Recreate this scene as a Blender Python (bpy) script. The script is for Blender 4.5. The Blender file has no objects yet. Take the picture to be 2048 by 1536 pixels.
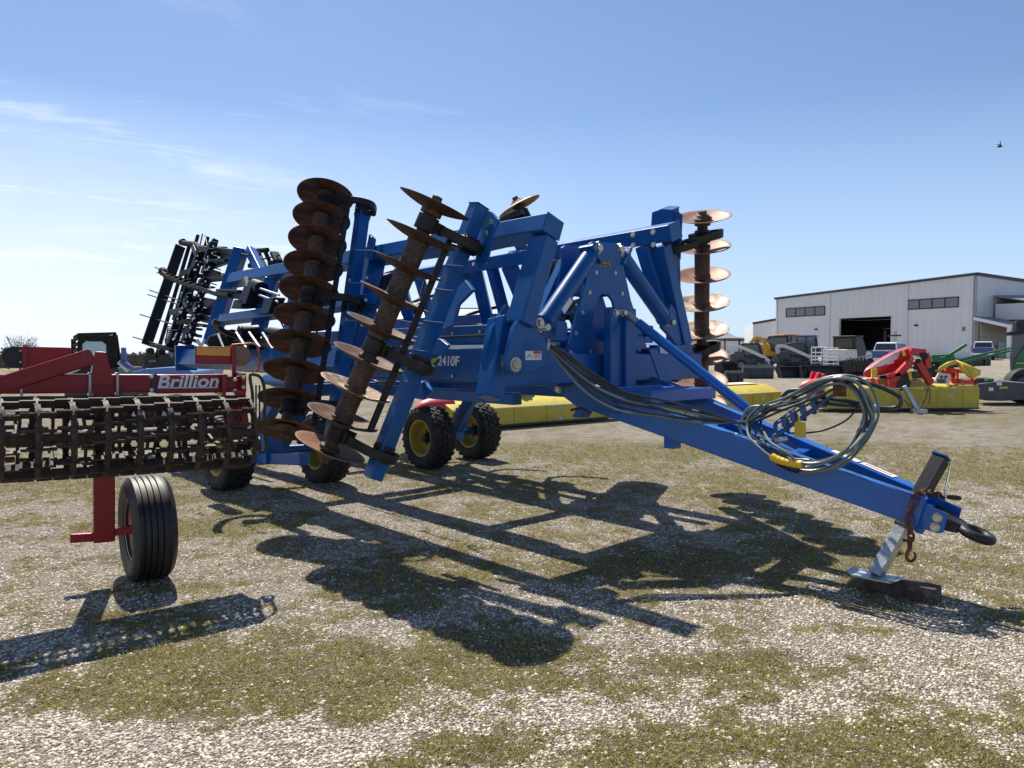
import bpy, bmesh, math, random
import numpy as np
from mathutils import Vector, Matrix, noise
from mathutils.geometry import tessellate_polygon
random.seed(7)
V = Vector
Z = V((0, 0, 1))
sc = bpy.context.scene
COL = sc.collection
# ---------------------------------------------------------------- camera model (used to survey positions in metres)
F = 1480.0; HY = 705.0; HC = 1.6
PIT = math.atan((768 - HY) / F); cp, sp = math.cos(PIT), math.sin(PIT)
def ray(px, py):
    a = (px - 1024) / F; b = (768 - py) / F
    y = cp + b * sp
    return a / y, (-sp + b * cp) / y
def PD(px, py, y):
    a, b = ray(px, py); return V((a * y, y, HC + b * y))
def PZ(px, py, z):
    a, b = ray(px, py); y = (z - HC) / b; return V((a * y, y, z))
# machine frame: s = sideways (to the left), u = forward to the hitch
YAW = math.radians(42.645); OX, OY = -1.9308, 9.8983
U = V((math.sin(YAW), -math.cos(YAW), 0)); S = V((-math.cos(YAW), -math.sin(YAW), 0))
def MW(s, u, z): return V((OX, OY, 0)) + S * s + U * u + Z * z
def PS(px, py, s):
    a, b = ray(px, py); y = (s + OX * S.x + OY * S.y) / (a * S.x + S.y); return V((a * y, y, HC + b * y))
def PU(px, py, u):
    a, b = ray(px, py); y = (u + OX * U.x + OY * U.y) / (a * U.x + U.y); return V((a * y, y, HC + b * y))
def smst(a, b, x):
    t = min(1, max(0, (x - a) / (b - a))); return t * t * (3 - 2 * t)
def gz(x, y):
    d = math.hypot(x, y)
    return 0.95 * smst(34, 112, d) * smst(-30, 12, x) if d > 34 else 0.0
def G(px, y, dz=0):
    x = (px - 1024) / F * y
    return V((x, y, gz(x, y) + dz))
# ---------------------------------------------------------------- mesh builder
def basis(d, up=None):
    d = d.normalized()
    up = V(up) if up is not None else Z
    if abs(d.dot(up.normalized())) > 0.98: up = V((1, 0, 0)) if abs(d.x) < 0.9 else V((0, 1, 0))
    x = d.cross(up).normalized(); y = x.cross(d).normalized()
    return x, y, d
def spline(pts, k=6):
    P = [V(p) for p in pts]; out = []
    for i in range(len(P) - 1):
        a = P[i - 1] if i else P[0] * 2 - P[1]; b, c = P[i], P[i + 1]
        d = P[i + 2] if i + 2 < len(P) else c * 2 - b
        for j in range(k):
            t = j / k
            out.append(0.5 * ((2 * b) + (c - a) * t + (2 * a - 5 * b + 4 * c - d) * t * t + (3 * b - a - 3 * c + d) * t ** 3))
    out.append(P[-1]); return out
WMX = {}
class MB:
    def __init__(self): self.v = []; self.f = []; self.sm = []; self.marks = []
    def mark(self): self.marks.append((len(self.v), len(self.f))); return self
    def add(self, vs, fs, smooth=False):
        n = len(self.v); self.v += [V(p) for p in vs]
        for f in fs: self.f.append([n + i for i in f]); self.sm.append(smooth)
        return self
    def beam(self, p0, p1, w, h, up=None, w1=None, h1=None, e0=0, e1=0):
        p0, p1 = V(p0), V(p1); x, y, d = basis(p1 - p0, up)
        p0 = p0 - d * e0; p1 = p1 + d * e1
        w1 = w if w1 is None else w1; h1 = h if h1 is None else h1
        vs = []
        for p, a, b in ((p0, w / 2, h / 2), (p1, w1 / 2, h1 / 2)):
            vs += [p - x * a - y * b, p + x * a - y * b, p + x * a + y * b, p - x * a + y * b]
        return self.add(vs, [(0, 1, 2, 3), (7, 6, 5, 4), (0, 4, 5, 1), (1, 5, 6, 2), (2, 6, 7, 3), (3, 7, 4, 0)])
    def box(self, c, X, Y, Zd):
        c, X, Y, Zd = V(c), V(X) / 2, V(Y) / 2, V(Zd) / 2
        vs = [c + X * i + Y * j + Zd * k for k in (-1, 1) for i, j in ((-1, -1), (1, -1), (1, 1), (-1, 1))]
        return self.add(vs, [(3, 2, 1, 0), (4, 5, 6, 7), (0, 1, 5, 4), (1, 2, 6, 5), (2, 3, 7, 6), (3, 0, 4, 7)])
    def lathe(self, c, ax, prof, n=24, caps=True):
        c = V(c); x, y, d = basis(V(ax)); vs = []; fs = []
        for t, r in prof:
            vs += [c + d * t + (x * math.cos(2 * math.pi * i / n) + y * math.sin(2 * math.pi * i / n)) * r for i in range(n)]
        m = len(prof)
        for j in range(m - 1):
            for i in range(n):
                k = (i + 1) % n; fs.append((j * n + i, j * n + k, (j + 1) * n + k, (j + 1) * n + i))
        self.add(vs, fs, True)
        if caps:
            o = len(self.v) - m * n
            for j, rv in ((0, True), (m - 1, False)):
                if prof[j][1] > 1e-4:
                    f = [o + j * n + i for i in range(n)]
                    self.f.append(f[::-1] if rv else f); self.sm.append(False)
        return self
    def cyl(self, p0, p1, r, r1=None, n=16):
        p0, p1 = V(p0), V(p1); L = (p1 - p0).length
        return self.lathe(p0, p1 - p0, [(0, r), (L, r if r1 is None else r1)], n)
    def tube(self, pts, r, n=8, k=5, closed=False):
        P = spline(pts, k) if k > 1 else [V(p) for p in pts]
        x, y, d = basis(P[1] - P[0]); vs = []; fs = []
        for i, p in enumerate(P):
            dd = (P[min(i + 1, len(P) - 1)] - P[max(i - 1, 0)])
            if dd.length < 1e-7: dd = d
            dd = dd.normalized(); x = (x - dd * x.dot(dd)).normalized(); y = dd.cross(x)
            rr = r(i / (len(P) - 1)) if callable(r) else r
            vs += [p + (x * math.cos(2 * math.pi * j / n) + y * math.sin(2 * math.pi * j / n)) * rr for j in range(n)]
        for i in range(len(P) - 1):
            for j in range(n):
                k2 = (j + 1) % n; fs.append((i * n + j, i * n + k2, (i + 1) * n + k2, (i + 1) * n + j))
        self.add(vs, fs, True)
        o = len(self.v) - len(P) * n
        self.f.append([o + j for j in range(n)][::-1]); self.sm.append(False)
        self.f.append([o + (len(P) - 1) * n + j for j in range(n)]); self.sm.append(False)
        return self
    def ribbon(self, pts, w, t, wd, k=6):
        """flat bar of width w (along wd) and thickness t following pts"""
        P = spline(pts, k); wd = V(wd).normalized(); vs = []; fs = []
        for i, p in enumerate(P):
            d = (P[min(i + 1, len(P) - 1)] - P[max(i - 1, 0)]).normalized()
            a = (wd - d * wd.dot(d)).normalized(); b = d.cross(a)
            vs += [p - a * w / 2 - b * t / 2, p + a * w / 2 - b * t / 2, p + a * w / 2 + b * t / 2, p - a * w / 2 + b * t / 2]
        for i in range(len(P) - 1):
            for j in range(4): fs.append((i * 4 + j, i * 4 + (j + 1) % 4, i * 4 + 4 + (j + 1) % 4, i * 4 + 4 + j))
        m = len(vs) - 4; fs += [(3, 2, 1, 0), (m, m + 1, m + 2, m + 3)]
        return self.add(vs, fs)
    def torus(self, c, nrm, R, r, a0=0, a1=360, n=24, m=10, sx=1.0, ref=None):
        x, y, d = basis(V(nrm), ref); full = abs(a1 - a0) >= 359.9; vs = []; fs = []
        cnt = n if full else n + 1
        for i in range(cnt):
            a = math.radians(a0 + (a1 - a0) * i / n); e = x * math.cos(a) * sx + y * math.sin(a); rd = (x * math.cos(a) + y * math.sin(a))
            for j in range(m):
                b = 2 * math.pi * j / m; vs.append(V(c) + e * R + rd * r * math.cos(b) + d * r * math.sin(b))
        for i in range(n):
            i2 = (i + 1) % cnt
            for j in range(m): fs.append((i * m + j, i2 * m + j, i2 * m + (j + 1) % m, i * m + (j + 1) % m))
        return self.add(vs, fs, True)
    def prism(self, pts, th, holes=()):
        """outline pts (world, planar) extruded by vector th"""
        loops = [[V(p) for p in pts]] + [[V(p) for p in h] for h in holes]; th = V(th)
        tri = tessellate_polygon(loops); flat = [p for l in loops for p in l]; n = len(flat)
        fs = []
        nv = V((0, 0, 0))
        for t in tri: nv += (flat[t[1]] - flat[t[0]]).cross(flat[t[2]] - flat[t[0]])
        fl = nv.dot(th) > 0
        for t in tri:
            t = list(t); fs.append(t[::-1] if fl else t); fs.append([i + n for i in (t if fl else t[::-1])])
        o = 0
        for l in loops:
            for i in range(len(l)): j = (i + 1) % len(l); fs.append((o + i, o + j, o + j + n, o + i + n))
            o += len(l)
        return self.add(flat + [p + th for p in flat], fs)
    def bolt(self, p, ax, r=.018, h=.014):
        self.mark(); ax = V(ax).normalized(); self.lathe(V(p) , ax, [(0, r * 1.35), (h * .3, r * 1.35), (h * .31, r), (h, r), (h, r * .3)], 6 if r < .02 else 8)
        return self
    def build(self, name, mat, parent=None, bevel=0.0, seg=2, smooth_all=False, label=None, angle=38):
        if self.marks:
            mk = sorted(set([(0, 0)] + self.marks + [(len(self.v), len(self.f))])); first = None
            for (a, b), (c_, d_) in zip(mk[:-1], mk[1:]):
                if c_ == a: continue
                q = MB(); q.v = self.v[a:c_]; q.f = [[i - a for i in f] for f in self.f[b:d_]]
                o = q.build(name, mat, parent, bevel, seg, smooth_all, label, angle); first = first or o
            return first
        me = bpy.data.meshes.new(name)
        c = V((0, 0, 0))
        if self.v:
            lo = V((min(p.x for p in self.v), min(p.y for p in self.v), min(p.z for p in self.v)))
            hi = V((max(p.x for p in self.v), max(p.y for p in self.v), max(p.z for p in self.v)))
            c = (lo + hi) / 2
        me.from_pydata([p - c for p in self.v], [], self.f)
        me.polygons.foreach_set('use_smooth', [True] * len(self.f))
        bm = bmesh.new(); bm.from_mesh(me); bmesh.ops.recalc_face_normals(bm, faces=bm.faces)
        if not bevel: 
            for e in bm.edges:
                if len(e.link_faces) == 2 and e.calc_face_angle(0) > math.radians(angle): e.smooth = False
        bm.to_mesh(me); bm.free()
        o = bpy.data.objects.new(name, me); COL.objects.link(o)
        for mm in (mat if isinstance(mat, (list, tuple)) else [mat]): me.materials.append(mm)
        o.location = c; WMX[o.name] = Matrix.Translation(c)
        if parent is not None:
            o.parent = parent; o.matrix_parent_inverse = WMX[parent.name].inverted()
        if bevel:
            md = o.modifiers.new('bevel', 'BEVEL'); md.width = bevel; md.segments = seg; md.limit_method = 'ANGLE'
            md.angle_limit = math.radians(35); md.harden_normals = True; md.use_clamp_overlap = True
        if label: o['label'] = label
        return o
def thing(name, label, cat, loc=(0, 0, 0), group=None):
    o = bpy.data.objects.new(name, None); COL.objects.link(o); o.location = loc; o.empty_display_size = .2
    WMX[o.name] = Matrix.Translation(V(loc)); o['label'] = label; o['category'] = cat
    if group: o['group'] = group
    return o
def tag(o, label, cat, group=None):
    o['label'] = label; o['category'] = cat
    if group: o['group'] = group
    return o
def kind(o, k): o['kind'] = k; return o
def copy_tree(o, parent=None):
    c = o.copy(); COL.objects.link(c)
    if parent is not None: c.parent = parent
    for ch in [x for x in bpy.data.objects if x.parent == o]: copy_tree(ch, c)
    return c
# ---------------------------------------------------------------- materials
def mat(name, col, rough=.5, metal=0, var=.15, vscale=6, bump=0, bscale=40, coat=0, col2=None, mixs=3, mixlo=.45, mixhi=.6, spec=.5, det=5, coord='Object', rough2=None, dirt=0, dcol=(.2, .17, .12), dscale=7):
    m = bpy.data.materials.new(name); m.use_nodes = True; nt = m.node_tree; N = nt.nodes; L = nt.links
    b = N['Principled BSDF']; b.inputs['Roughness'].default_value = rough; b.inputs['Metallic'].default_value = metal
    b.inputs['Specular IOR Level'].default_value = spec
    if coat: b.inputs['Coat Weight'].default_value = coat; b.inputs['Coat Roughness'].default_value = .12
    tc = N.new('ShaderNodeTexCoord'); co = tc.outputs[coord]
    n1 = N.new('ShaderNodeTexNoise'); n1.inputs['Scale'].default_value = vscale; n1.inputs['Detail'].default_value = det; L.new(co, n1.inputs['Vector'])
    mr = N.new('ShaderNodeMapRange'); mr.inputs[1].default_value = .25; mr.inputs[2].default_value = .75
    mr.inputs[3].default_value = 1 - var; mr.inputs[4].default_value = 1 + var; L.new(n1.outputs['Fac'], mr.inputs[0])
    mx = N.new('ShaderNodeMix'); mx.data_type = 'RGBA'; mx.blend_type = 'MULTIPLY'; mx.inputs[0].default_value = 1
    L.new(mr.outputs[0], mx.inputs[7]); src = None
    mx.inputs[6].default_value = (*col, 1)
    if col2 is not None:
        n2 = N.new('ShaderNodeTexNoise'); n2.inputs['Scale'].default_value = mixs; n2.inputs['Detail'].default_value = 8; n2.inputs['Roughness'].default_value = .65; L.new(co, n2.inputs['Vector'])
        r2 = N.new('ShaderNodeMapRange'); r2.inputs[1].default_value = mixlo; r2.inputs[2].default_value = mixhi; L.new(n2.outputs['Fac'], r2.inputs[0])
        m2 = N.new('ShaderNodeMix'); m2.data_type = 'RGBA'; m2.inputs[6].default_value = (*col, 1); m2.inputs[7].default_value = (*col2, 1)
        L.new(r2.outputs[0], m2.inputs[0]); L.new(m2.outputs[2], mx.inputs[6])
        if rough2 is not None:
            r3 = N.new('ShaderNodeMapRange'); r3.inputs[3].default_value = rough; r3.inputs[4].default_value = rough2
            L.new(r2.outputs[0], r3.inputs[0]); L.new(r3.outputs[0], b.inputs['Roughness'])
    out = mx.outputs[2]
    if dirt:
        n4 = N.new('ShaderNodeTexNoise'); n4.inputs['Scale'].default_value = dscale; n4.inputs['Detail'].default_value = 12; n4.inputs['Roughness'].default_value = .75; n4.inputs['Distortion'].default_value = .6; L.new(co, n4.inputs['Vector'])
        r4 = N.new('ShaderNodeMapRange'); r4.inputs[1].default_value = .5; r4.inputs[2].default_value = .74; r4.inputs[4].default_value = dirt; L.new(n4.outputs['Fac'], r4.inputs[0])
        m4 = N.new('ShaderNodeMix'); m4.data_type = 'RGBA'; L.new(r4.outputs[0], m4.inputs[0]); L.new(out, m4.inputs[6]); m4.inputs[7].default_value = (*dcol, 1); out = m4.outputs[2]
    L.new(out, b.inputs['Base Color'])
    if bump:
        n3 = N.new('ShaderNodeTexNoise'); n3.inputs['Scale'].default_value = bscale; n3.inputs['Detail'].default_value = 6; L.new(co, n3.inputs['Vector'])
        bp = N.new('ShaderNodeBump'); bp.inputs['Strength'].default_value = bump; bp.inputs['Distance'].default_value = .01
        L.new(n3.outputs['Fac'], bp.inputs['Height']); L.new(bp.outputs[0], b.inputs['Normal'])
    return m
BLUE = mat('blue_paint', (.003, .088, .31), .34, 0, .14, 3, .04, 30, coat=.08, spec=.35, col2=(.045, .085, .16), mixs=2.1, mixlo=.54, mixhi=.8, rough2=.55, dirt=.16, dcol=(.10, .12, .13))
BLUEB = mat('blue_paint_clean', (.004, .11, .42), .28, 0, .1, 3, coat=.25, col2=(.03, .085, .22), mixs=2.2, mixlo=.58, mixhi=.8, dirt=.16, dcol=(.12, .15, .17))
BLUED = mat('dark_blue_frame', (.006, .02, .06), .45, 0, .2, 5, .1, 30)
BLACK = mat('black_steel', (.012, .013, .017), .45, .1, .3, 8, .15, 50, col2=(.05, .035, .025), mixs=9, mixlo=.6, mixhi=.72)
RUST = mat('rusty_disc', (.066, .035, .024), .62, .3, .4, 14, .3, 60, col2=(.18, .085, .048), mixs=6, mixlo=.42, mixhi=.65)
RUSTL = mat('pale_rusty_disc', (.27, .135, .075), .55, .15, .25, 9, .15, 40, col2=(.14, .06, .034), mixs=5, mixlo=.48, mixhi=.66)
DUSTY = mat('dust_caked_disc', (.22, .12, .07), .6, .2, .3, 9, .2, 40, col2=(.5, .42, .31), mixs=7, mixlo=.47, mixhi=.58)
SPOOL = mat('pitted_iron', (.085, .062, .052), .7, .2, .5, 30, .6, 70, col2=(.14, .07, .035), mixs=8, mixlo=.5, mixhi=.65)
CAST = mat('dark_cast_iron', (.02, .019, .02), .5, .3, .4, 20, .4, 50, col2=(.07, .035, .02), mixs=10, mixlo=.56, mixhi=.7)
RUBBER = mat('tyre_rubber', (.016, .016, .018), .8, 0, .35, 10, .15, 60, col2=(.06, .052, .042), mixs=5, mixlo=.5, mixhi=.75)
YELRIM = mat('yellow_rim', (.44, .31, .035), .6, 0, .15, 6, col2=(.3, .22, .08), mixs=9, mixlo=.5, mixhi=.72, dirt=.5)
CHROME = mat('chrome', (.7, .7, .72), .2, 1, .1)
ZINC = mat('zinc_bolt', (.5, .47, .4), .4, .8, .3, 30)
GALV = mat('galvanised_steel', (.5, .52, .53), .45, .7, .2, 12, .1, 60, col2=(.36, .38, .4), mixs=20, mixlo=.45, mixhi=.55)
HOSE = mat('hydraulic_hose', (.03, .035, .037), .24, 0, .25, 12, .1, 90, spec=.6)
HOSEG = mat('green_grey_hose', (.15, .18, .17), .28, 0, .2, 12, spec=.6)
CHAINM = mat('rusty_chain', (.10, .038, .022), .75, .2, .4, 25, .4, 60, col2=(.2, .08, .04), mixs=15)
WHITE = mat('white_decal', (.75, .75, .75), .4, 0, .05)
TXT = mat('black_print', (.02, .02, .02), .5, 0, .05)
REDP = mat('red_print', (.55, .02, .02), .5, 0, .05)
YELW = mat('yellow_plastic', (.8, .5, .03), .45, 0, .1)
LIME = mat('lime_decal', (.45, .6, .02), .45, 0, .05)
RED = mat('dark_red_paint', (.26, .003, .012), .35, 0, .1, 3, coat=.1, spec=.35, col2=(.18, .006, .014), mixs=2.5, mixlo=.56, mixhi=.75, dirt=.22)
REDB = mat('bright_red_paint', (.55, .012, .012), .35, 0, .12, 4, coat=.3)
YEL = mat('yellow_tarp', (.74, .56, .06), .55, 0, .12, 2.2, .1, 8, col2=(.5, .4, .12), mixs=2.5, mixlo=.52, mixhi=.75)
WOOD = mat('weathered_timber', (.055, .042, .033), .85, 0, .4, 12, .6, 30, col2=(.14, .11, .08), mixs=14, mixlo=.5, mixhi=.65)
NPEB = 230000; NGRS = 36000
SKYS = .078; SUNE = 5.0; EXPO = 0.6; CLOUDC = (8.8, 9.3, 9.8); HORC = (5.3, 6.8, 8.8)
# ================================================================= blue folding disc ripper
TANL = .37; PHI = math.atan(TANL)
def PW(px, py, side, off):
    """point of a sight line on the leaning plane of a folded wing; off = metres outboard of the wing frame"""
    a, b = ray(px, py)
    n = S * side + Z * TANL; k = 1.0 + 2.65 * TANL + off
    # (p-O).n = k ; p=(a y, y, HC+b y)
    y = (k + OX * n.x + OY * n.y - HC * TANL) / (a * n.x + n.y + b * TANL)
    return V((a * y, y, HC + b * y))
def NW(side): return (S * side * math.cos(PHI) + Z * math.sin(PHI))
def UW(side): return (-S * side * math.sin(PHI) + Z * math.cos(PHI))
R = thing('disc_ripper', 'big blue folding disc ripper with upright rusty disc gangs and long drawbar', 'farm implement', MW(0, 0, 0))
def part(mb, name, m, par=R, bevel=.006, **k): return mb.build(name, m, par, bevel, **k)
# ---- drawbar
nb0, nb1 = PS(1165, 789, .52), PS(1846, 1024, .12)
d = MB().beam(nb0, nb1, .10, .205, w1=.10, h1=.195)
part(d, 'drawbar_beam', BLUEB, bevel=.012, seg=3)
fb0, fb1 = PS(1330, 783, -.5), PS(1856, 1013, -.12)
part(MB().beam(fb0, fb1, .10, .205, h1=.195), 'drawbar_beam', BLUEB, bevel=.012, seg=3)
DD = (nb1 - nb0).normalized()
# nose plates
ns = [(1826, 994), (1861, 1013), (1896, 1029), (1886, 1066), (1873, 1067), (1846, 1058), (1822, 1062)]
m_ = MB()
m_.prism([PS(x, y, .14) for x, y in ns], S * -.02); m_.prism([PS(x, y, .14) - S * .28 for x, y in ns], S * .02)
c = (PS(1850, 1035, .0)); m_.beam(c - DD * .02, c + DD * .03, .26, .17)
nose = part(m_, 'drawbar_nose', BLUEB, bevel=.005)
m_ = MB()
for x, y in ((1875, 1035), (1870, 1054)): m_.bolt(PS(x, y, .142), S, .024, .02)
part(m_, 'bolt', ZINC, nose, .002)
# hitch ring
hc = PS(1953, 1068, 0.0); hn = (Z * .93 + V((DD.x, DD.y, 0)).normalized() * .33).normalized()
hd = V((DD.x, DD.y, -.33)).normalized(); ck = PS(1893, 1047, 0)
m_ = MB().torus(hc, hn, .083, .030, n=40, m=14)
m_.beam(ck - hd * .08, hc - hd * .085, .15, .115, up=hn, w1=.11, h1=.06)
for sg in (-1, 1): m_.beam(ck - hd * .1 + S * sg * .085 + Z * .01, ck + hd * .09 + S * sg * .07 + Z * .015, .03, .12, up=hn, h1=.05)
part(m_, 'hitch_ring', CAST, bevel=.006)
# jack
jt, jb = PS(1882, 916, -.26), PZ(1751, 1150, .125)
jd = (jt - jb).normalized(); L = (jt - jb).length; jm = jt - jd * L * .6
m_ = MB().beam(jm, jt, .092, .092, up=U); jk = part(m_, 'jack', BLACK, bevel=.006)
part(MB().beam(jt + jd * .001, jt + jd * .016, .105, .105, up=U), 'jack_cap', BLUE, jk, .003)
m_ = MB().beam(jb, jm + jd * .05, .078, .078, up=U)
for k in range(3): m_.cyl(jb + jd * (.1 + .11 * k) + U * .0 - U * .041, jb + jd * (.1 + .11 * k) + U * .041, .009, n=10)
part(m_, 'jack_leg', GALV, jk, .004)
ft = V((jb.x, jb.y, .117))
fx = V((.72, -.69, 0)).normalized(); fy = V((.69, .72, 0))
fp = [ft + fx * a + fy * b + Z * (.018 if abs(a) > .1 else 0) for a, b in ((-.15, -.09), (.15, -.09), (.15, .09), (-.15, .09))]
m_ = MB().box(ft, fx * .24, fy * .19, Z * .01)
m_.add([ft + fx * .12 - fy * .095, ft + fx * .12 + fy * .095, ft + fx * .165 + fy * .08 + Z * .02, ft + fx * .165 - fy * .08 + Z * .02], [(0, 1, 2, 3)])
m_.add([ft - fx * .12 - fy * .095, ft - fx * .12 + fy * .095, ft - fx * .165 + fy * .08 + Z * .02, ft - fx * .165 - fy * .08 + Z * .02], [(0, 1, 2, 3)])
part(m_, 'jack_foot', GALV, jk, .002)
cr0 = jt - jd * .03 + V((.05, -.03, 0)); cr1 = PD(1889, 992, cr0.y)
m_ = MB().tube([jt - jd * .03, cr0, cr0 + V((.012, 0, -.01)), cr1, cr1 + V((.02, 0, -.006))], .008, k=3)
part(m_, 'jack_crank', CHROME, jk, 0)
part(MB().lathe(cr1 + V((.012, 0, -.004)), V((1, 0, -.12)), [(0, .01), (.012, .016), (.075, .018), (.095, .015), (.1, .006)], 14), 'crank_grip', TXT, jk, 0)
# tow chain with hook
def chain(pts, lr, par, name='tow_chain', wr=.0085):
    P = spline(pts, 10); mb = MB(); pos = P[0]; acc = 0; k = 0; step = lr * 1.75
    for i in range(1, len(P)):
        seg = P[i] - P[i - 1]; acc += seg.length
        if acc >= step:
            acc = 0; c = P[i]; d = seg.normalized(); x, y, _ = basis(d); n = x if k % 2 else y
            n = (n + (y if k % 2 else x) * random.uniform(-.3, .3)).normalized()
            mb.torus(c, n, lr, wr, n=14, m=7, sx=.62, ref=None) if False else link(mb, c, d, n, lr, wr)
            k += 1
    return mb.build(name, CHAINM, par)
def link(mb, c, d, n, lr, wr):
    t = n.cross(d).normalized(); vs = []; fs = []; N_ = 16; M_ = 7
    for i in range(N_):
        a = 2 * math.pi * i / N_; e = d * math.sin(a) * lr * 1.25 + t * math.cos(a) * lr * .72; rd = (d * math.sin(a) * .8 + t * math.cos(a)).normalized()
        for j in range(M_):
            b = 2 * math.pi * j / M_; vs.append(c + e + rd * wr * math.cos(b) + n * wr * math.sin(b))
    for i in range(N_):
        for j in range(M_): fs.append((i * M_ + j, (i + 1) % N_ * M_ + j, (i + 1) % N_ * M_ + (j + 1) % M_, i * M_ + (j + 1) % M_))
    mb.add(vs, fs, True)
chain([PS(1892, 1012, -.24), PS(1880, 992, -.2), PS(1858, 986, -.05), PS(1836, 988, .12), PS(1828, 1004, .215), PS(1818, 1035, .215), PS(1822, 1072, .215)], .027, R)
hk = PS(1820, 1074, .215)
m_ = MB().tube([hk, hk - Z * .04, hk + V((.0, 0, -.08))], lambda t: .018 - .004 * t, k=4)
m_.cyl(hk + V((-.045, 0, -.02)), hk + V((.01, 0, -.03)), .011)
m_.tube([hk + V((0, 0, -.08)), hk + V((-.018, 0, -.11)), hk + V((-.016, 0, -.14)), hk + V((.008, 0, -.158)), hk + V((.034, 0, -.14)), hk + V((.036, 0, -.112)), hk + V((.026, 0, -.1))], lambda t: .013 - .007 * t, k=5)
part(m_, 'chain_hook', CHAINM, bevel=0)
# decals on far beam
FD = (fb1 - fb0).normalized(); up_ = FD.cross(S).normalized(); up_ = up_ if up_.z > 0 else -up_
def deck(a, b, w=.07, m=WHITE, e=.0035):
    p = fb0 + (fb1 - fb0) * a; q = fb0 + (fb1 - fb0) * b; return MB().beam(p + up_ * (.1 + e), q + up_ * (.0985 + e), w, .002)
part(deck(.70, .785), 'warning_decal', WHITE, bevel=0); part(deck(.795, .895), 'warning_decal', WHITE, bevel=0); part(deck(.805, .885, .012, e=.0055), 'warning_decal', REDP, bevel=0)
# under-beam socket, rear deck, side plates
sk = PS(1345, 880, .36); part(MB().box(sk, U * .1, S * .1, Z * .13), 'jack_socket', BLUEB)
m_ = MB().box(MW(-.05, 4.72, 1.24), S * .95, U * .5, Z * .1)
m_.box(MW(-.02, 4.42, 1.2), S * 1.1, U * .12, Z * .2)
part(m_, 'drawbar_deck', BLUEB, bevel=.008)
m_ = MB()
sp_ = [(1062, 754), (1088, 700), (1118, 735), (1140, 757), (1215, 790), (1238, 828), (1190, 822), (1152, 813), (1128, 795)]
m_.prism([PS(x, y, .58) for x, y in sp_], S * -.03)
m_.mark(); m_.prism([PS(x, y, .58) - S * 1.16 for x, y in sp_], S * .03)
part(m_, 'side_plate', BLUE, bevel=.006)
m_ = MB(); m_.bolt(PS(1118, 778, .582), S, .03, .025); m_.bolt(PS(1030, 752, 1.0), S, .02)
part(m_, 'bolt', ZINC, bevel=.002)
m_ = MB().box(PS(1166, 826, .5), U * .1, S * .12, (Z * .6 + U * .4).normalized() * .09)
part(m_, 'stop_block', BLUE); part(MB().tube([PS(1143, 820, .55), PS(1165, 816, .57), PS(1180, 825, .5)], .012), 'hose_clip', TXT, bevel=0)
# cross brace inside the drawbar
br = [(fb0 * (1 - t) + fb1 * t) for t in (.35, .62)]; brn = [(nb0 * (1 - t) + nb1 * t) for t in (.42, .66)]
m_ = MB().beam(brn[0], br[0], .16, .08); m_.beam(brn[1], br[1], .1, .09)
m_.beam(brn[0] * .5 + br[0] * .5 + Z * .05, brn[1] * .5 + br[1] * .5, .1, .10)
part(m_, 'drawbar_brace', BLUEB)
# ---- mast
um = 4.16
mo = [(1180, 487), (1186, 483), (1234, 487), (1240, 492), (1244, 516), (1262, 600), (1320, 770), (1130, 764), (1128, 730), (1141, 680), (1170, 570), (1181, 520)]
hole = [(1205, 588), (1217, 590), (1226, 602), (1231, 622), (1231, 660), (1225, 674), (1212, 684), (1196, 680), (1186, 668), (1186, 645), (1191, 615), (1197, 596)]
HO = [PU(x, y, um) for x, y in hole]; OU = [PU(x, y, um) for x, y in mo]
m_ = MB().prism(OU, U * -.03, [HO]); mast = part(m_, 'mast_plate', BLUE, bevel=.005)
part(MB().prism([p - U * .34 for p in OU], U * -.03, [[p - U * .34 for p in HO]]), 'mast_plate', BLUE, bevel=.005)
m_ = MB(); m2 = MB()
for x, y in ((1192, 545), (1230, 546), (1179, 585), (1244, 587), (1165, 625), (1152, 666), (1141, 705), (1181, 704), (1213, 703), (1213, 742), (1181, 742), (1279, 700), (1279, 735)):
    p = PU(x, y, um); m_.bolt(p, U, .017, .012); m2.mark(); m2.cyl(p - U * .03, p - U * .34, .02, n=12)
part(m_, 'mast_bolt', ZINC, mast, .002); part(m2, 'mast_spacer', BLUE, bevel=0)
# maker's plate on the mast
q = [PU(x, y, um + .004) for x, y in ((1199, 519), (1210, 522), (1221, 519), (1219, 526), (1221, 534), (1210, 531), (1199, 534), (1201, 526))]
part(MB().prism(q, U * -.003), 'maker_plate', mat('gold_print', (.55, .38, .05), .4), mast, 0)
cq = sum(q, V((0, 0, 0))) / 8
part(MB().prism([cq + (p - cq) * .86 + U * .002 for p in q], U * -.002), 'maker_plate', TXT, mast, 0)
def text(s, loc, X, Y, size, m, par, name='lettering', italic=.0, bold=.0, ext=.0015, sx=1.0, align='CENTER'):
    cu = bpy.data.curves.new('txt', 'FONT'); cu.body = s; cu.size = size; cu.align_x = align; cu.align_y = 'CENTER'; cu.extrude = ext; cu.offset = bold; cu.shear = italic
    o = bpy.data.objects.new('txt', cu); COL.objects.link(o); X = V(X).normalized(); Y = V(Y).normalized(); Zz = X.cross(Y)
    dg = bpy.context.evaluated_depsgraph_get(); me = bpy.data.meshes.new_from_object(o.evaluated_get(dg))
    mx_ = Matrix(((X.x * sx, Y.x, Zz.x), (X.y * sx, Y.y, Zz.y), (X.z * sx, Y.z, Zz.z))).to_4x4()
    me.transform(mx_); bpy.data.objects.remove(o)
    t = bpy.data.objects.new(name, me); COL.objects.link(t); me.materials.clear(); me.materials.append(m); t.location = V(loc); WMX[t.name] = Matrix.Translation(V(loc))
    t.parent = par; t.matrix_parent_inverse = WMX[par.name].inverted(); return t
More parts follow.
